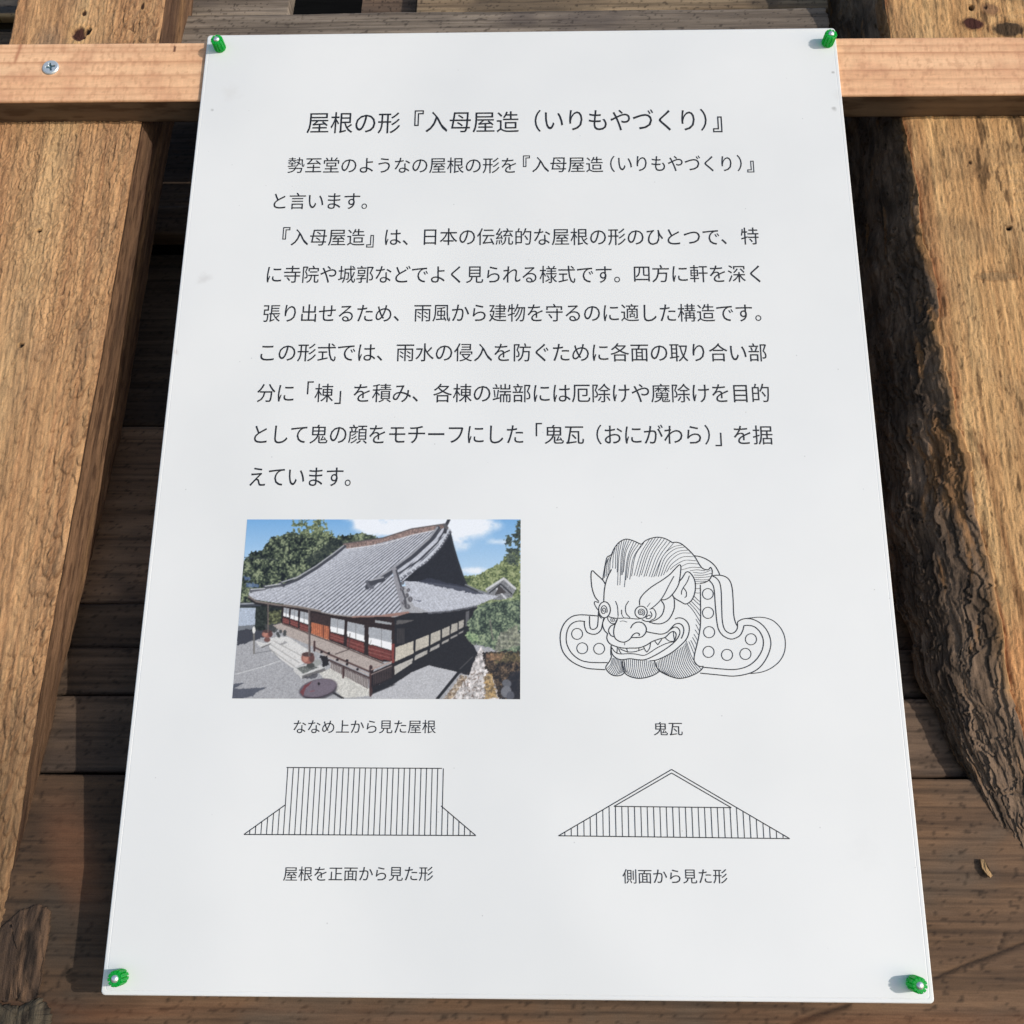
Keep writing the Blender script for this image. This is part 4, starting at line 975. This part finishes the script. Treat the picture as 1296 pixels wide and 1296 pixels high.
    for _ in range(12):                                # find the tile row of every cell
        a = R0+(R1-R0)*tt[..., None]; b_ = E0+(E1-E0)*tt[..., None]; d = b_-a
        cr = d[..., 0]*(V-a[..., 1]) - d[..., 1]*(U-a[..., 0])
        e = 1e-3; a2 = R0+(R1-R0)*(tt+e)[..., None]; b2 = E0+(E1-E0)*(tt+e)[..., None]; d2 = b2-a2
        cr2 = d2[..., 0]*(V-a2[..., 1]) - d2[..., 1]*(U-a2[..., 0])
        tt = np.clip(tt - cr*e/np.where(abs(cr2-cr) < 1e-9, 1e-9, cr2-cr), -0.5, 4)
    m_ = inside(front)
    st = 0.5+0.5*np.cos(2*np.pi*tt*22)
    con = sstep(0.0, 0.9, tt)*0.72+0.12
    base = np.broadcast_to(np.array((192., 196, 207)), img.shape) * (0.92+0.16*fbm(U*0.9, V*0.9, 51, 2))[..., None]
    rc = mix(base, np.array((58., 60, 72)), np.clip(con*sstep(0.45, 0.95, st)*(0.6+0.7*fbm(U*.25, V*.25, 53)), 0, 1))
    rc = mix(rc, np.array((110., 114, 126)), 0.35*(fbm(U*1.1, V*1.1, 52) > 0.56)*sstep(1.0, 0.2, tt))
    img = mix(img, rc, m_)
    # ridge and hips
    fill(z5([(968, 282), (1296, 232)]) + z6([(330, 160), (600, 115), (600, 150), (330, 210), (0, 292)]) + z5([(1000, 322)]), (142, 116, 108), .5, 1, .5, 54, .8)
    seg(z5([(968, 280), (1296, 232)]) + z6([(330, 158), (600, 118)]), 1.1, (92, 84, 84)); seg(z5([(1010, 322), (1296, 284)]) + z6([(330, 210), (520, 170)]), 1.0, (200, 200, 206))
    seg(z5([(985, 300), (900, 372), (750, 480), (600, 572), (470, 622)]), 3.0, (66, 68, 78)); seg(z5([(970, 296), (890, 358), (740, 466), (590, 556), (455, 598)]), 1.4, (160, 162, 170))
    seg(z5([(450, 600), (480, 625)]), 3, (64, 66, 74)); seg(z5([(460, 622), (330, 642)]), 2.6, (84, 86, 94)); seg(z5([(320, 625), (330, 650)]), 2.4, (70, 72, 80)); seg(z5([(330, 650), (210, 668)]), 2.6, (92, 94, 102)); seg(z5([(208, 650), (212, 676)]), 2.6, (90, 92, 100)); seg(z5([(330, 628), (455, 608)]), 1.0, (190, 192, 198)); seg(z5([(212, 654), (325, 648)]), 1.0, (190, 192, 198))
    # eave edge
    ev = z5([(195, 705), (250, 742), (420, 770), (600, 790), (780, 824)]) + z7([(700, 48), (900, 84), (1050, 98), (1290, 92)]) + z8([(110, 86), (300, 62)])
    seg([(u, v+1.6) for u, v in ev], 2.4, (126, 112, 104)); seg([(u, v+4.0) for u, v in ev[:7]], 2.2, (40, 36, 36)); seg(z7([(1050, 108), (1290, 100)]) + z8([(100, 96), (300, 70)]), 3.6, (156, 116, 104))
    # gable
    fill(z6([(638, 180), (660, 270), (700, 400), (735, 520), (785, 625), (790, 650), (640, 630), (480, 606), (250, 595), (440, 435), (560, 305)]), (38, 39, 46), .6, 1, .2, 61)
    seg(z6([(648, 200), (672, 300), (705, 410), (745, 530), (780, 615)]), 2.0, (44, 46, 52))
    seg(z6([(640, 172), (562, 298), (440, 425), (240, 552)]), 4.6, (188, 193, 204))
    for q in range(44):
        f = q/43; pp = spline(z6([(640, 172), (562, 298), (440, 425), (240, 552)]), 20); a_ = pp[int(f*(len(pp)-1))]
        seg([(a_[0]+0.6, a_[1]+0.4), (a_[0]+2.6, a_[1]+2.2)], 0.9, (58, 60, 70), 0.8)
    seg(z6([(600, 170), (545, 268), (410, 405), (225, 522)]), 1.5, (62, 64, 74)); seg(z6([(585, 165), (520, 260), (390, 385), (215, 505)]), 2.6, (184, 188, 200)); seg(z6([(570, 160), (505, 250), (370, 375), (205, 492)]), 1.2, (66, 68, 78))
    seg(z6([(548, 150), (490, 240), (340, 380), (180, 500), (90, 560), (0, 612)]), 5.0, (62, 64, 74)); seg(z6([(540, 148), (475, 236), (325, 370), (165, 488), (0, 590)]), 2.2, (150, 152, 160))
    seg(z5([(1296, 575), (1180, 600), (1165, 640)]), 5, (64, 66, 76)); seg(z5([(1296, 555), (1190, 580)]), 1.6, (160, 162, 170)); seg(z5([(1160, 590), (1180, 630), (1210, 640)]), 3.2, (92, 94, 104))
    seg(z6([(635, 85), (610, 135), (605, 185)]), 3.6, (58, 58, 66)); seg(z6([(600, 125), (620, 150)]), 3.6, (90, 88, 92))
    # lower side roof
    side = z6([(270, 585), (480, 598), (640, 618), (780, 640), (940, 690), (1042, 712), (880, 782), (640, 832), (470, 838), (350, 792), (300, 690)])
    fill(side, (184, 188, 199), .4, 1, .16, 62, .9)
    sd = 0.5+0.5*np.cos((U*0.78 - V*0.62)*1.7); m2 = inside(side)*0.14*sstep(0.5, 0.95, sd); img = mix(img, np.array((110., 114, 128)), m2)
    fill(z6([(370, 590), (480, 560), (640, 605), (780, 632), (930, 692), (860, 695), (740, 668), (600, 640), (520, 625), (470, 612)]), (56, 60, 76), 2.0, .85)
    seg(z6([(775, 620), (860, 660), (960, 690)]), 2.6, (120, 124, 132)); seg(z6([(770, 625), (870, 672)]), 1.2, (46, 48, 54)); fill(z6([(352, 735), (420, 752), (400, 760), (352, 742)]), (80, 84, 98), 1, .7)
    # corner ridge with its end tiles
    seg(z6([(190, 492), (205, 580), (228, 660), (262, 780)]), 5.6, (142, 142, 150)); seg(z6([(205, 500), (235, 600), (275, 720), (285, 790)]), 2.0, (70, 70, 78))
    for (x, y, r) in ((262, 600, 2.6), (255, 650, 3.0), (305, 660, 2.6), (285, 705, 3.2), (325, 735, 3.6), (265, 760, 3.4), (300, 795, 4.0)):
        u, v = z6([(x, y)])[0]; ell(u+.8*math.sin(x), v, r*.8, r, x*.3, (78, 76, 82), .85); seg([(u-1.2, v-r*.6), (u-.2, v+r*.3)], 1.0, (150, 148, 154), .8)
    # hall, side wall in shade
    fill(z8([(170, 112), (300, 72), (480, 64), (640, 52), (870, 8), (880, 170), (800, 260), (870, 400), (800, 585), (470, 500), (330, 558), (180, 655), (0, 742), (0, 690), (180, 600)]), (37, 36, 40), .4, 1, .2, 63)
    for q in range(34):
        f = q/33; u, v = (1-f)*542+f*604, 775.6-8.6*f**1.6+0.4*math.sin(q); seg([(u, v-1.4), (u+0.3, v+0.8)], 0.8, (150, 154, 166), .8)
    for poly, col in (([(200, 352), (345, 300), (345, 402), (195, 470)], (192, 184, 166)), ([(365, 290), (472, 248), (470, 340), (362, 386)], (186, 178, 162)), ([(488, 240), (568, 208), (566, 290), (485, 332)], (178, 172, 158)), ([(580, 205), (642, 175), (642, 248), (578, 278)], (172, 166, 154)), ([(655, 165), (708, 150), (706, 215), (652, 240)], (170, 164, 152)), ([(718, 140), (758, 125), (756, 185), (716, 205)], (168, 162, 152)),
                      ([(190, 508), (340, 440), (335, 482), (185, 582)], (176, 172, 164)), ([(358, 420), (462, 372), (460, 405), (355, 460)], (168, 164, 156)), ([(482, 362), (562, 320), (560, 350), (480, 390)], (162, 158, 152)), ([(578, 310), (638, 278), (636, 300), (576, 330)], (158, 154, 148)), ([(650, 270), (706, 240), (704, 258), (648, 286)], (150, 146, 142)), ([(716, 232), (756, 212), (755, 228), (714, 248)], (146, 142, 138)), ([(775, 60), (804, 52), (802, 170), (774, 182)], (92, 92, 96))):
        fill(z8(poly), col, .2, 1, .1, 64)
    for x in range(215, 280, 13): seg(z8([(x, 200), (x, 318)]), .8, (84, 78, 76), .7)
    fill(z8([(205, 130), (345, 128), (300, 150), (205, 165)]), (128, 124, 120), 1, .6)
    # hall, front wall
    fill(z7([(465, 12), (700, 52), (900, 92), (1050, 108), (1300, 100)]) + z8([(190, 105), (190, 600), (165, 470)]) + z7([(1290, 472), (850, 292), (465, 152)]), (46, 33, 31), .3, 1, .3, 65)
    def bay(wp, rp):
        a, b_, c_, d = [np.array(q) for q in wp]
        fill(wp, (232, 234, 236)); fill([tuple(a), tuple(b_), tuple(b_*.38+c_*.62), tuple(a*.38+d*.62)], (160, 165, 172))
        seg([tuple((a+b_)/2), tuple((c_+d)/2)], .6, (110, 108, 108), .7); fill(rp, (120, 52, 46), .2, 1, .35, 66, .9)
        r = [np.array(q) for q in rp]
        for f in (.35, .7): seg([tuple(r[0]*(1-f)+r[3]*f), tuple(r[1]*(1-f)+r[2]*f)], .6, (168, 104, 94), .7)
    bay(z7([(480, 25), (526, 35), (524, 107), (475, 95)]), z7([(473, 105), (524, 122), (524, 168), (473, 150)])); bay(z7([(540, 38), (598, 50), (597, 135), (535, 116)]), z7([(535, 122), (597, 142), (597, 192), (535, 168)]))
    bay(z7([(615, 55), (684, 70), (682, 165), (612, 142)]), z7([(612, 150), (680, 172), (680, 234), (612, 207)])); bay(z7([(868, 110), (979, 130), (975, 252), (862, 222)]), z7([(862, 230), (972, 264), (972, 326), (862, 287)]))
    bay(z7([(1002, 140), (1142, 170), (1142, 308), (1000, 262)]), z7([(1000, 272), (1140, 315), (1140, 402), (1000, 346)])); bay(z7([(1178, 185), (1290, 208)]) + z8([(0, 335)]) + z7([(1175, 322)]), z7([(1175, 332), (1298, 366), (1298, 462), (1175, 417)])); bay(z8([(0, 184), (168, 215), (165, 376), (0, 327)]), z8([(0, 334), (162, 382), (160, 466), (0, 424)]))
    fill(z8([(30, 128), (168, 150), (166, 168), (30, 150)]), (150, 154, 158), .3); fill(z8([(165, 325), (190, 322), (188, 480), (165, 478)]), (136, 56, 48))
    fill(z7([(708, 145), (852, 182), (850, 290), (706, 246)]), (206, 112, 68), .2, 1, .2, 67)
    for x in range(722, 850, 17): seg(z7([(x, 152+(x-708)*.25), (x, 240+(x-708)*.3)]), .7, (146, 70, 44), .8)
    seg(z7([(806, 170), (806, 275)]), 1.6, (120, 60, 42)); fill(z7([(850, 180), (864, 182), (862, 290), (850, 288)]), (90, 44, 36)); fill(z7([(706, 70), (860, 96), (860, 182), (706, 146)]), (60, 44, 42), .2, 1, .3, 68)
    # veranda, steps, railing
    fill(z7([(390, 172), (470, 152), (850, 292), (1296, 476), (1190, 558), (845, 425), (720, 345), (520, 265)]), (172, 158, 150), .3, 1, .14, 69, 1.2)
    seg(z7([(470, 158), (850, 300), (1296, 484)]), 1.0, (86, 66, 60)); seg(z7([(905, 408), (1010, 370), (1024, 240)]), .9, (70, 56, 54), .8); seg(z7([(690, 255), (640, 215)]), .8, (80, 64, 60), .6)
    fill(z7([(340, 285), (440, 262), (520, 268), (640, 345), (720, 400), (640, 490), (555, 525), (380, 392)]), (206, 205, 203), .3, 1, .1, 70)
    for (a_, b_) in (((400, 300), (640, 430)), ((375, 330), (610, 480)), ((360, 362), (570, 510))): seg(z7([a_, b_]), .8, (150, 148, 146), .8)
    fill(z7([(440, 330), (490, 300), (510, 310), (480, 330)]), (110, 110, 112), 1, .6); seg(z7([(240, 402), (380, 378), (455, 460), (90, 568)]), .8, (112, 114, 118), .7); seg(z7([(450, 462), (300, 512), (85, 572)]), 1.1, (206, 208, 210), .8)
    fill(z7([(770, 565), (860, 522), (1190, 690), (1200, 750), (965, 768)]), (198, 196, 188), .4, 1, .16, 71)
    fill(z7([(862, 470), (1178, 612), (1172, 692), (862, 525)]), (70, 52, 50))
    for x in range(868, 1176, 13): seg(z7([(x, 478+(x-862)*.45), (x, 524+(x-862)*.52)]), .9, (196, 192, 188), .9)
    seg(z7([(735, 352), (850, 408), (1195, 556)]), 2.0, (88, 62, 58)); seg(z7([(735, 372), (850, 432), (1190, 578)]), 1.0, (180, 160, 150)); seg(z7([(850, 455), (1185, 604)]), 2.0, (74, 54, 52))
    for x, y in ((790, 390), (850, 400), (920, 455), (1000, 490), (1085, 532), (1000, 460)):
        u, v = z7([(x, y)])[0]; ell(u, v, 1.7, 1.6, 0, (36, 28, 30))
    for (x, y0, y1_, w_) in ((732, 305, 380, 2.2), (968, 520, 600, 2.2), (1195, 510, 745, 3.6)): seg(z7([(x, y0), (x, y1_)]), w_, (74, 48, 46))
    ell(*z7([(1200, 540)])[0], 2.6, 3.6, 0, (50, 36, 38))
    fill(z8([(0, 560), (180, 480), (180, 600), (0, 690)]), (40, 32, 34), .2, 1, .3, 72); seg(z8([(0, 535), (165, 470)]), 1.2, (176, 146, 134)); seg(z8([(0, 575), (165, 505)]), 1.0, (150, 132, 126))
    for x in range(20, 165, 14): seg(z8([(x, 575-x*.4), (x, 668-x*.42)]), .7, (92, 76, 74), .7)
    # sunlit yard at the side
    fill(z8([(0, 748), (190, 660), (330, 556), (470, 500), (716, 556), (530, 780), (0, 780)]), (178, 179, 184), .4, 1, .14, 73, 1.6)
    seg(z8([(0, 735), (190, 658)]), .8, (50, 50, 54)); seg(z8([(870, 405), (722, 552), (536, 780)]), 3.4, (36, 36, 40)); seg(z8([(830, 430), (725, 530)]), .8, (110, 108, 108), .6)
    # garden corner: pine, rocks, undergrowth
    fill(z8([(895, 345), (930, 385), (950, 540), (1000, 600), (1070, 780), (590, 780), (740, 575), (800, 585), (840, 470)]), (192, 186, 184), 2, 1, .5, 74, .35)
    fill(z8([(590, 780), (740, 575), (790, 590), (660, 780)]), (150, 128, 100), 3, .9, .7, 75, .5)
    m3 = inside(z8([(740, 560), (940, 520), (1000, 600), (1070, 780), (600, 780)]), 2); img = mix(img, np.array((96., 74, 60)), m3*0.6*(fbm(U*.5, V*.5, 76) > .6)); img = mix(img, np.array((232., 230, 230)), m3*0.5*(fbm(U*.4, V*.4, 78) > .6))
    foliage(z8([(915, 395), (1226, 370), (1226, 780), (1050, 780), (1000, 600), (940, 540)]), (30, 28, 30), (70, 56, 44), (140, 112, 84), 85, 3, .45, -0.02)
    fill(z8([(960, 400), (1222, 395), (1222, 470), (1000, 480)]), (120, 110, 62), 4, .4, .9, 86, .6)
    fill(z8([(925, 590), (985, 560), (1040, 770), (935, 770)]), (156, 118, 58), 4, .75, .8, 79, .5); fill(z8([(1140, 560), (1226, 540), (1226, 780), (1060, 780)]), (34, 36, 46), 4, .8)
    for (x, y, rx, ry, col) in ((1110, 648, 6, 5, (96, 98, 106)), (1105, 715, 6.5, 7.5, (112, 114, 122)), (1140, 750, 5, 6, (84, 86, 96))):
        u, v = z8([(x, y)])[0]; ell(u, v, rx, ry, .3, col); pass
    foliage(z6([(865, 790), (980, 752), (1110, 740), (1226, 690), (1226, 850), (860, 850)]), (50, 66, 46), (112, 132, 88), (162, 176, 124), 94, 4, .38, 0.05)
    foliage(z8([(830, 85), (880, 15), (1000, -20), (1226, -30), (1226, 385), (1060, 385), (950, 345), (830, 325), (770, 275), (800, 205), (788, 150)]), (40, 54, 48), (92, 112, 88), (146, 164, 124), 95, 4, .36, 0.0)
    fill(z8([(1060, 230), (1200, 170), (1226, 330), (1030, 390), (1020, 330)]), (150, 142, 128), 4, .55, .8, 80, .4); seg(z8([(975, 130), (985, 220), (1000, 290)]), 1.5, (120, 112, 104), .7); foliage(z8([(765, 260), (800, 225), (870, 250), (900, 300), (830, 305)]), (70, 98, 70), (120, 150, 104), (160, 182, 130), 96, 3, .5, .05)
    fill(z8([(930, 400), (1090, 410), (1050, 460), (960, 470)]), (176, 122, 88), 4, .45, .8, 81, .5)
    # pots, poles, sign, umbrella
    fill(z7([(560, 522), (690, 482), (822, 512), (822, 545), (630, 612), (562, 545)]), (196, 196, 194), .3); fill(z7([(585, 520), (690, 496), (770, 515), (640, 570)]), (104, 108, 104), .6, 1, .6, 82, 1); fill(z7([(630, 585), (820, 520), (822, 545), (632, 612)]), (108, 106, 106))
    fill(z7([(640, 600), (760, 565), (750, 605), (660, 612)]), (60, 58, 64), 2, .7); fill(z7([(780, 420), (840, 420), (850, 500), (800, 510)]), (38, 34, 36), 2); ell(*z7([(750, 480)])[0], 6, 4, -.3, (150, 154, 150)); ell(*z7([(700, 500)])[0], 5, 3.4, 0, (70, 72, 68))
    for (x, y, rx, ry) in ((345, 238, 6.8, 4.6), (678, 435, 8.4, 7.0)):
        u, v = z7([(x, y)])[0]; ell(u, v+1, rx, ry, 0, (156, 92, 78)); ell(u-rx*.35, v+1, rx*.4, ry*.7, 0, (196, 128, 106), .8); ell(u, v-ry*.55, rx*.92, ry*.42, 0, (84, 58, 54)); ell(u+rx*.6, v+1, rx*.4, ry*.8, 0, (84, 52, 50), .8)
    ell(*z7([(345, 290)])[0], 4, 3, 0, (120, 78, 70)); fill(z7([(250, 300), (330, 320), (370, 312), (300, 352), (285, 352)]), (202, 202, 200), .3); fill(z7([(290, 352), (375, 318), (372, 328), (300, 360)]), (110, 108, 108))
    for x, y in ((400, 215), (430, 240), (455, 222), (440, 258), (490, 225), (488, 245)):
        ell(*z7([(x, y)])[0], 2, 2.4, 0, (64, 66, 66), .9)
    seg(z7([(352, -10), (352, 225)]), 1.3, (112, 98, 92)); seg(z7([(690, 45), (692, 420)]), 2.3, (118, 104, 100)); seg(z7([(693, 45), (695, 420)]), .7, (70, 58, 58)); seg(z7([(236, 190), (237, 400)]), 1.8, (116, 112, 106)); ell(*z7([(236, 210)])[0], 2, 4.4, 0, (222, 222, 216))
    fill(z7([(55, 775), (62, 655), (160, 640), (110, 672), (70, 690), (165, 690), (345, 678), (262, 720), (235, 748), (160, 768)]), (74, 78, 92), 1.5, .9)
    u, v = z7([(763, 690)])[0]; fill(z7([(890, 715), (980, 768), (950, 772), (870, 725)]), (50, 48, 52)); ell(u+2, v+4, 22, 9.5, -.22, (60, 58, 66), .8); ell(u, v, 24, 11.6, -.22, (56, 44, 54)); ell(u+.4, v-.6, 23, 10.8, -.22, (112, 100, 114))
    fill(z7([(615, 720), (650, 665), (720, 625), (700, 650), (660, 690), (640, 750)]), (122, 52, 56), .8, .9); ell(*z7([(768, 650)])[0], 1.5, 1.9, 0, (34, 28, 32)); seg(z7([(700, 715), (730, 708)]), 1, (140, 70, 78), .8)
    bl = img.copy()
    for ax in (0, 1): bl = 0.7*bl + 0.15*np.roll(bl, 1, ax) + 0.15*np.roll(bl, -1, ax)
    bl[0], bl[-1], bl[:, 0], bl[:, -1] = img[1], img[-2], img[:, 1], img[:, -2]
    img = np.clip(bl*(1+(0.24*(fbm(U*0.95, V*0.95, 120, 3)-0.5)*sstep(0, 1, ((img[..., 2]-img[..., 0] < 38) & (img.mean(-1) < 205))*1.0))[..., None]), 0, 255)
    grey = img.mean(-1, keepdims=True); img = img*0.76 + grey*0.24
    # slight print grain
    img = np.clip(img*(1+0.05*(vn(U*2.2, V*2.2, 99)-0.5))[..., None], 0, 255)
    Vt = np.concatenate([XY, np.full((ny, nx, 1), 0.00012)], -1)
    m, ns, ln, b = new_mat('printed_picture'); at = nd(ns, 'ShaderNodeAttribute', attribute_name='tint'); ln.new(at.outputs['Color'], b.inputs['Base Color']); b.inputs['Roughness'].default_value = 0.42
    F = grid_faces(ny, nx)[:, ::-1].copy()
    o = mesh_obj('printed_photograph', Vt.reshape(-1, 3), F, m, parent=P, colors=s2l(img), smooth=False)
    o['label'] = 'colour print of a tiled temple hall seen from above'

# ------------------------------------------------------------------ pins and screw
def pin_mesh():
    n = 132; lob = 11
    a = np.linspace(0, 2*np.pi, n, endpoint=False)
    ph = (a*lob/(2*np.pi)) % 1.0
    notch = np.where((ph > 0.36) & (ph < 0.64), 1.0, 0.0)
    R = 0.0040; L = 0.0086
    def ring(rad, z, dep): return np.stack([(rad-1.45*dep*notch)*np.cos(a), (rad-1.45*dep*notch)*np.sin(a), np.full(n, z)], -1)
    rings = [ring(R*0.98, 0.0003, 0.0007), ring(R, 0.0009, 0.0008), ring(R, L-0.0006, 0.0008), ring(R-0.0002, L-0.0002, 0.0008), ring(R-0.0006, L, 0.0006), ring(R*0.5, L, 0), ring(0.00165, L-0.0001, 0)]
    V = np.vstack(rings + [np.array([[0, 0, 0.0003], [0, 0, L-0.0001]])]); K = len(rings)
    F = list(map(tuple, grid_faces(K, n, True))); c0, c1 = K*n, K*n+1
    for i in range(n):
        j = (i+1) % n; F.append((j, i, c0)); F.append(((K-1)*n+i, (K-1)*n+j, c1))
    # metal end of the needle, a small dome in the middle of the top
    m = 24; b_ = np.linspace(0, 2*np.pi, m, endpoint=False); DV = []
    for (r, z) in ((0.00190, L-0.0002), (0.00190, L+0.0002), (0.00165, L+0.0006), (0.0011, L+0.0010), (0.0004, L+0.0012)):
        DV.append(np.stack([r*np.cos(b_), r*np.sin(b_), np.full(m, z)], -1))
    DV = np.vstack(DV); DF = list(map(tuple, grid_faces(5, m, True))) + [tuple(4*m+i for i in range(m))]
    return V, F, DV, DF

def pins():
    m, ns, ln, g = new_mat('green_clear_plastic')
    g.inputs['Base Color'].default_value = (0.008, 0.56, 0.09, 1); g.inputs['Roughness'].default_value = 0.38; g.inputs['Transmission Weight'].default_value = 0.25; g.inputs['IOR'].default_value = 1.49
    tr = nd(ns, 'ShaderNodeBsdfTransparent'); tr.inputs[0].default_value = (0.45, 0.95, 0.6, 1)
    tl = nd(ns, 'ShaderNodeBsdfTranslucent'); tl.inputs[0].default_value = (0.01, 0.75, 0.12, 1)
    m1 = nd(ns, 'ShaderNodeMixShader'); m1.inputs[0].default_value = 0.35; m2 = nd(ns, 'ShaderNodeMixShader'); m2.inputs[0].default_value = 0.22
    ln.new(g.outputs[0], m1.inputs[1]); ln.new(tl.outputs[0], m1.inputs[2]); ln.new(m1.outputs[0], m2.inputs[1]); ln.new(tr.outputs[0], m2.inputs[2]); ln.new(m2.outputs[0], ns['Material Output'].inputs['Surface'])
    steel = plain_mat('bright_steel', (0.78, 0.82, 0.86), 0.38, Metallic=0.75)
    V, F, DV, DF = pin_mesh()
    spec = [(279, 61, 'green translucent push pin at the top left corner of the sheet', (-0.02, -0.03)), (1047, 55, 'green translucent push pin at the top right corner of the sheet', (0.05, 0.03)),
            (154, 1236, 'green translucent push pin at the bottom left corner of the sheet', (-0.03, -0.02)), (1156, 1244, 'green translucent push pin at the bottom right corner of the sheet', (0.04, -0.03))]
    first = None
    for k, (u, v, lab, tilt) in enumerate(spec):
        p = back(u, v)
        root = thing('push_pin', (p[0], p[1], 0.0))
        root.matrix_world = M @ Matrix.Translation(Vector((p[0], p[1], 0.00005))) @ Matrix.Rotation(tilt[0], 4, 'Y') @ Matrix.Rotation(-tilt[1], 4, 'X') @ Matrix.Rotation(0.5*k, 4, 'Z')
        tag(root, lab, 'push pin', 'green push pins holding the sheet')
        if first is None:
            PARENTS[root.name] = root; h_ = {'n': root.name, '_c': np.zeros(3)}
            a = mesh_obj('pin_head', V, F, m, parent=h_, smooth=False); b_ = mesh_obj('needle_end', DV, DF, steel, parent=h_)
            first = (a, b_)
        else:
            for q in first:
                d = q.copy(); COL.objects.link(d); d.parent = root

def screw():
    p = back(64.5, 86, -0.003)
    na, nr = 120, 26; R = 0.0056
    a = np.linspace(0, 2*np.pi, na, endpoint=False)[None, :]; r = np.linspace(0, 1, nr)[:, None]
    x = R*r*np.cos(a); y = R*r*np.sin(a)
    rot = 0.22; xr = x*math.cos(rot)+y*math.sin(rot); yr = -x*math.sin(rot)+y*math.cos(rot)
    arm = lambda p_, q: sstep(0.00085, 0.00055, abs(q))*sstep(0.0034, 0.0029, abs(p_))
    rec = np.maximum(arm(xr, yr), arm(yr, xr)); rec = np.maximum(rec, sstep(0.0016, 0.0011, np.hypot(x, y)))
    z = 0.0014 - 0.0012*rec*(1-0.5*r) - 0.0007*sstep(0.86, 1.0, r)
    V = np.stack([x, y, z], -1).reshape(-1, 3)
    rim = np.stack([R*0.98*np.cos(a[0]), R*0.98*np.sin(a[0]), np.full(na, -0.0012)], -1); shank = np.stack([0.002*np.cos(a[0]), 0.002*np.sin(a[0]), np.full(na, -0.004)], -1)
    V = np.vstack([V, rim, shank]) + np.array([p[0], p[1], -0.0030])
    F = grid_faces(nr+2, na, True)
    cc = np.vstack([mix(np.broadcast_to(s2l((206, 216, 222)), rec.shape+(3,)), s2l((84, 112, 122)), rec).reshape(-1, 3), np.full((2*na, 3), 0.3)])
    m, ns, ln, b = new_mat('zinc_plated_steel'); at = nd(ns, 'ShaderNodeAttribute', attribute_name='tint'); ln.new(at.outputs['Color'], b.inputs['Base Color']); b.inputs['Metallic'].default_value = 0.55; b.inputs['Roughness'].default_value = 0.38
    tc = nd(ns, 'ShaderNodeTexCoord'); nz = nd(ns, 'ShaderNodeTexNoise', i_Scale=900.0, i_Detail=3.0); ln.new(tc.outputs['Object'], nz.inputs['Vector'])
    mr = nd(ns, 'ShaderNodeMapRange'); mr.inputs['To Min'].default_value = 0.3; mr.inputs['To Max'].default_value = 0.55; ln.new(nz.outputs['Fac'], mr.inputs['Value']); ln.new(mr.outputs[0], b.inputs['Roughness'])
    o = mesh_obj('wood_screw', V, F, m, colors=cc); tag(o, 'zinc plated cross head screw sunk in the pale batten, left of the sheet', 'screw')

# ------------------------------------------------------------------ build
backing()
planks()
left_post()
right_post()
batten()
screw()
SHEET = sheet()
PH = handle(SHEET, np.zeros(3))
all_text(PH)
printed_photo(PH)
demon_tile(PH)
roof_drawings(PH)
pins()
chunk()
chip()
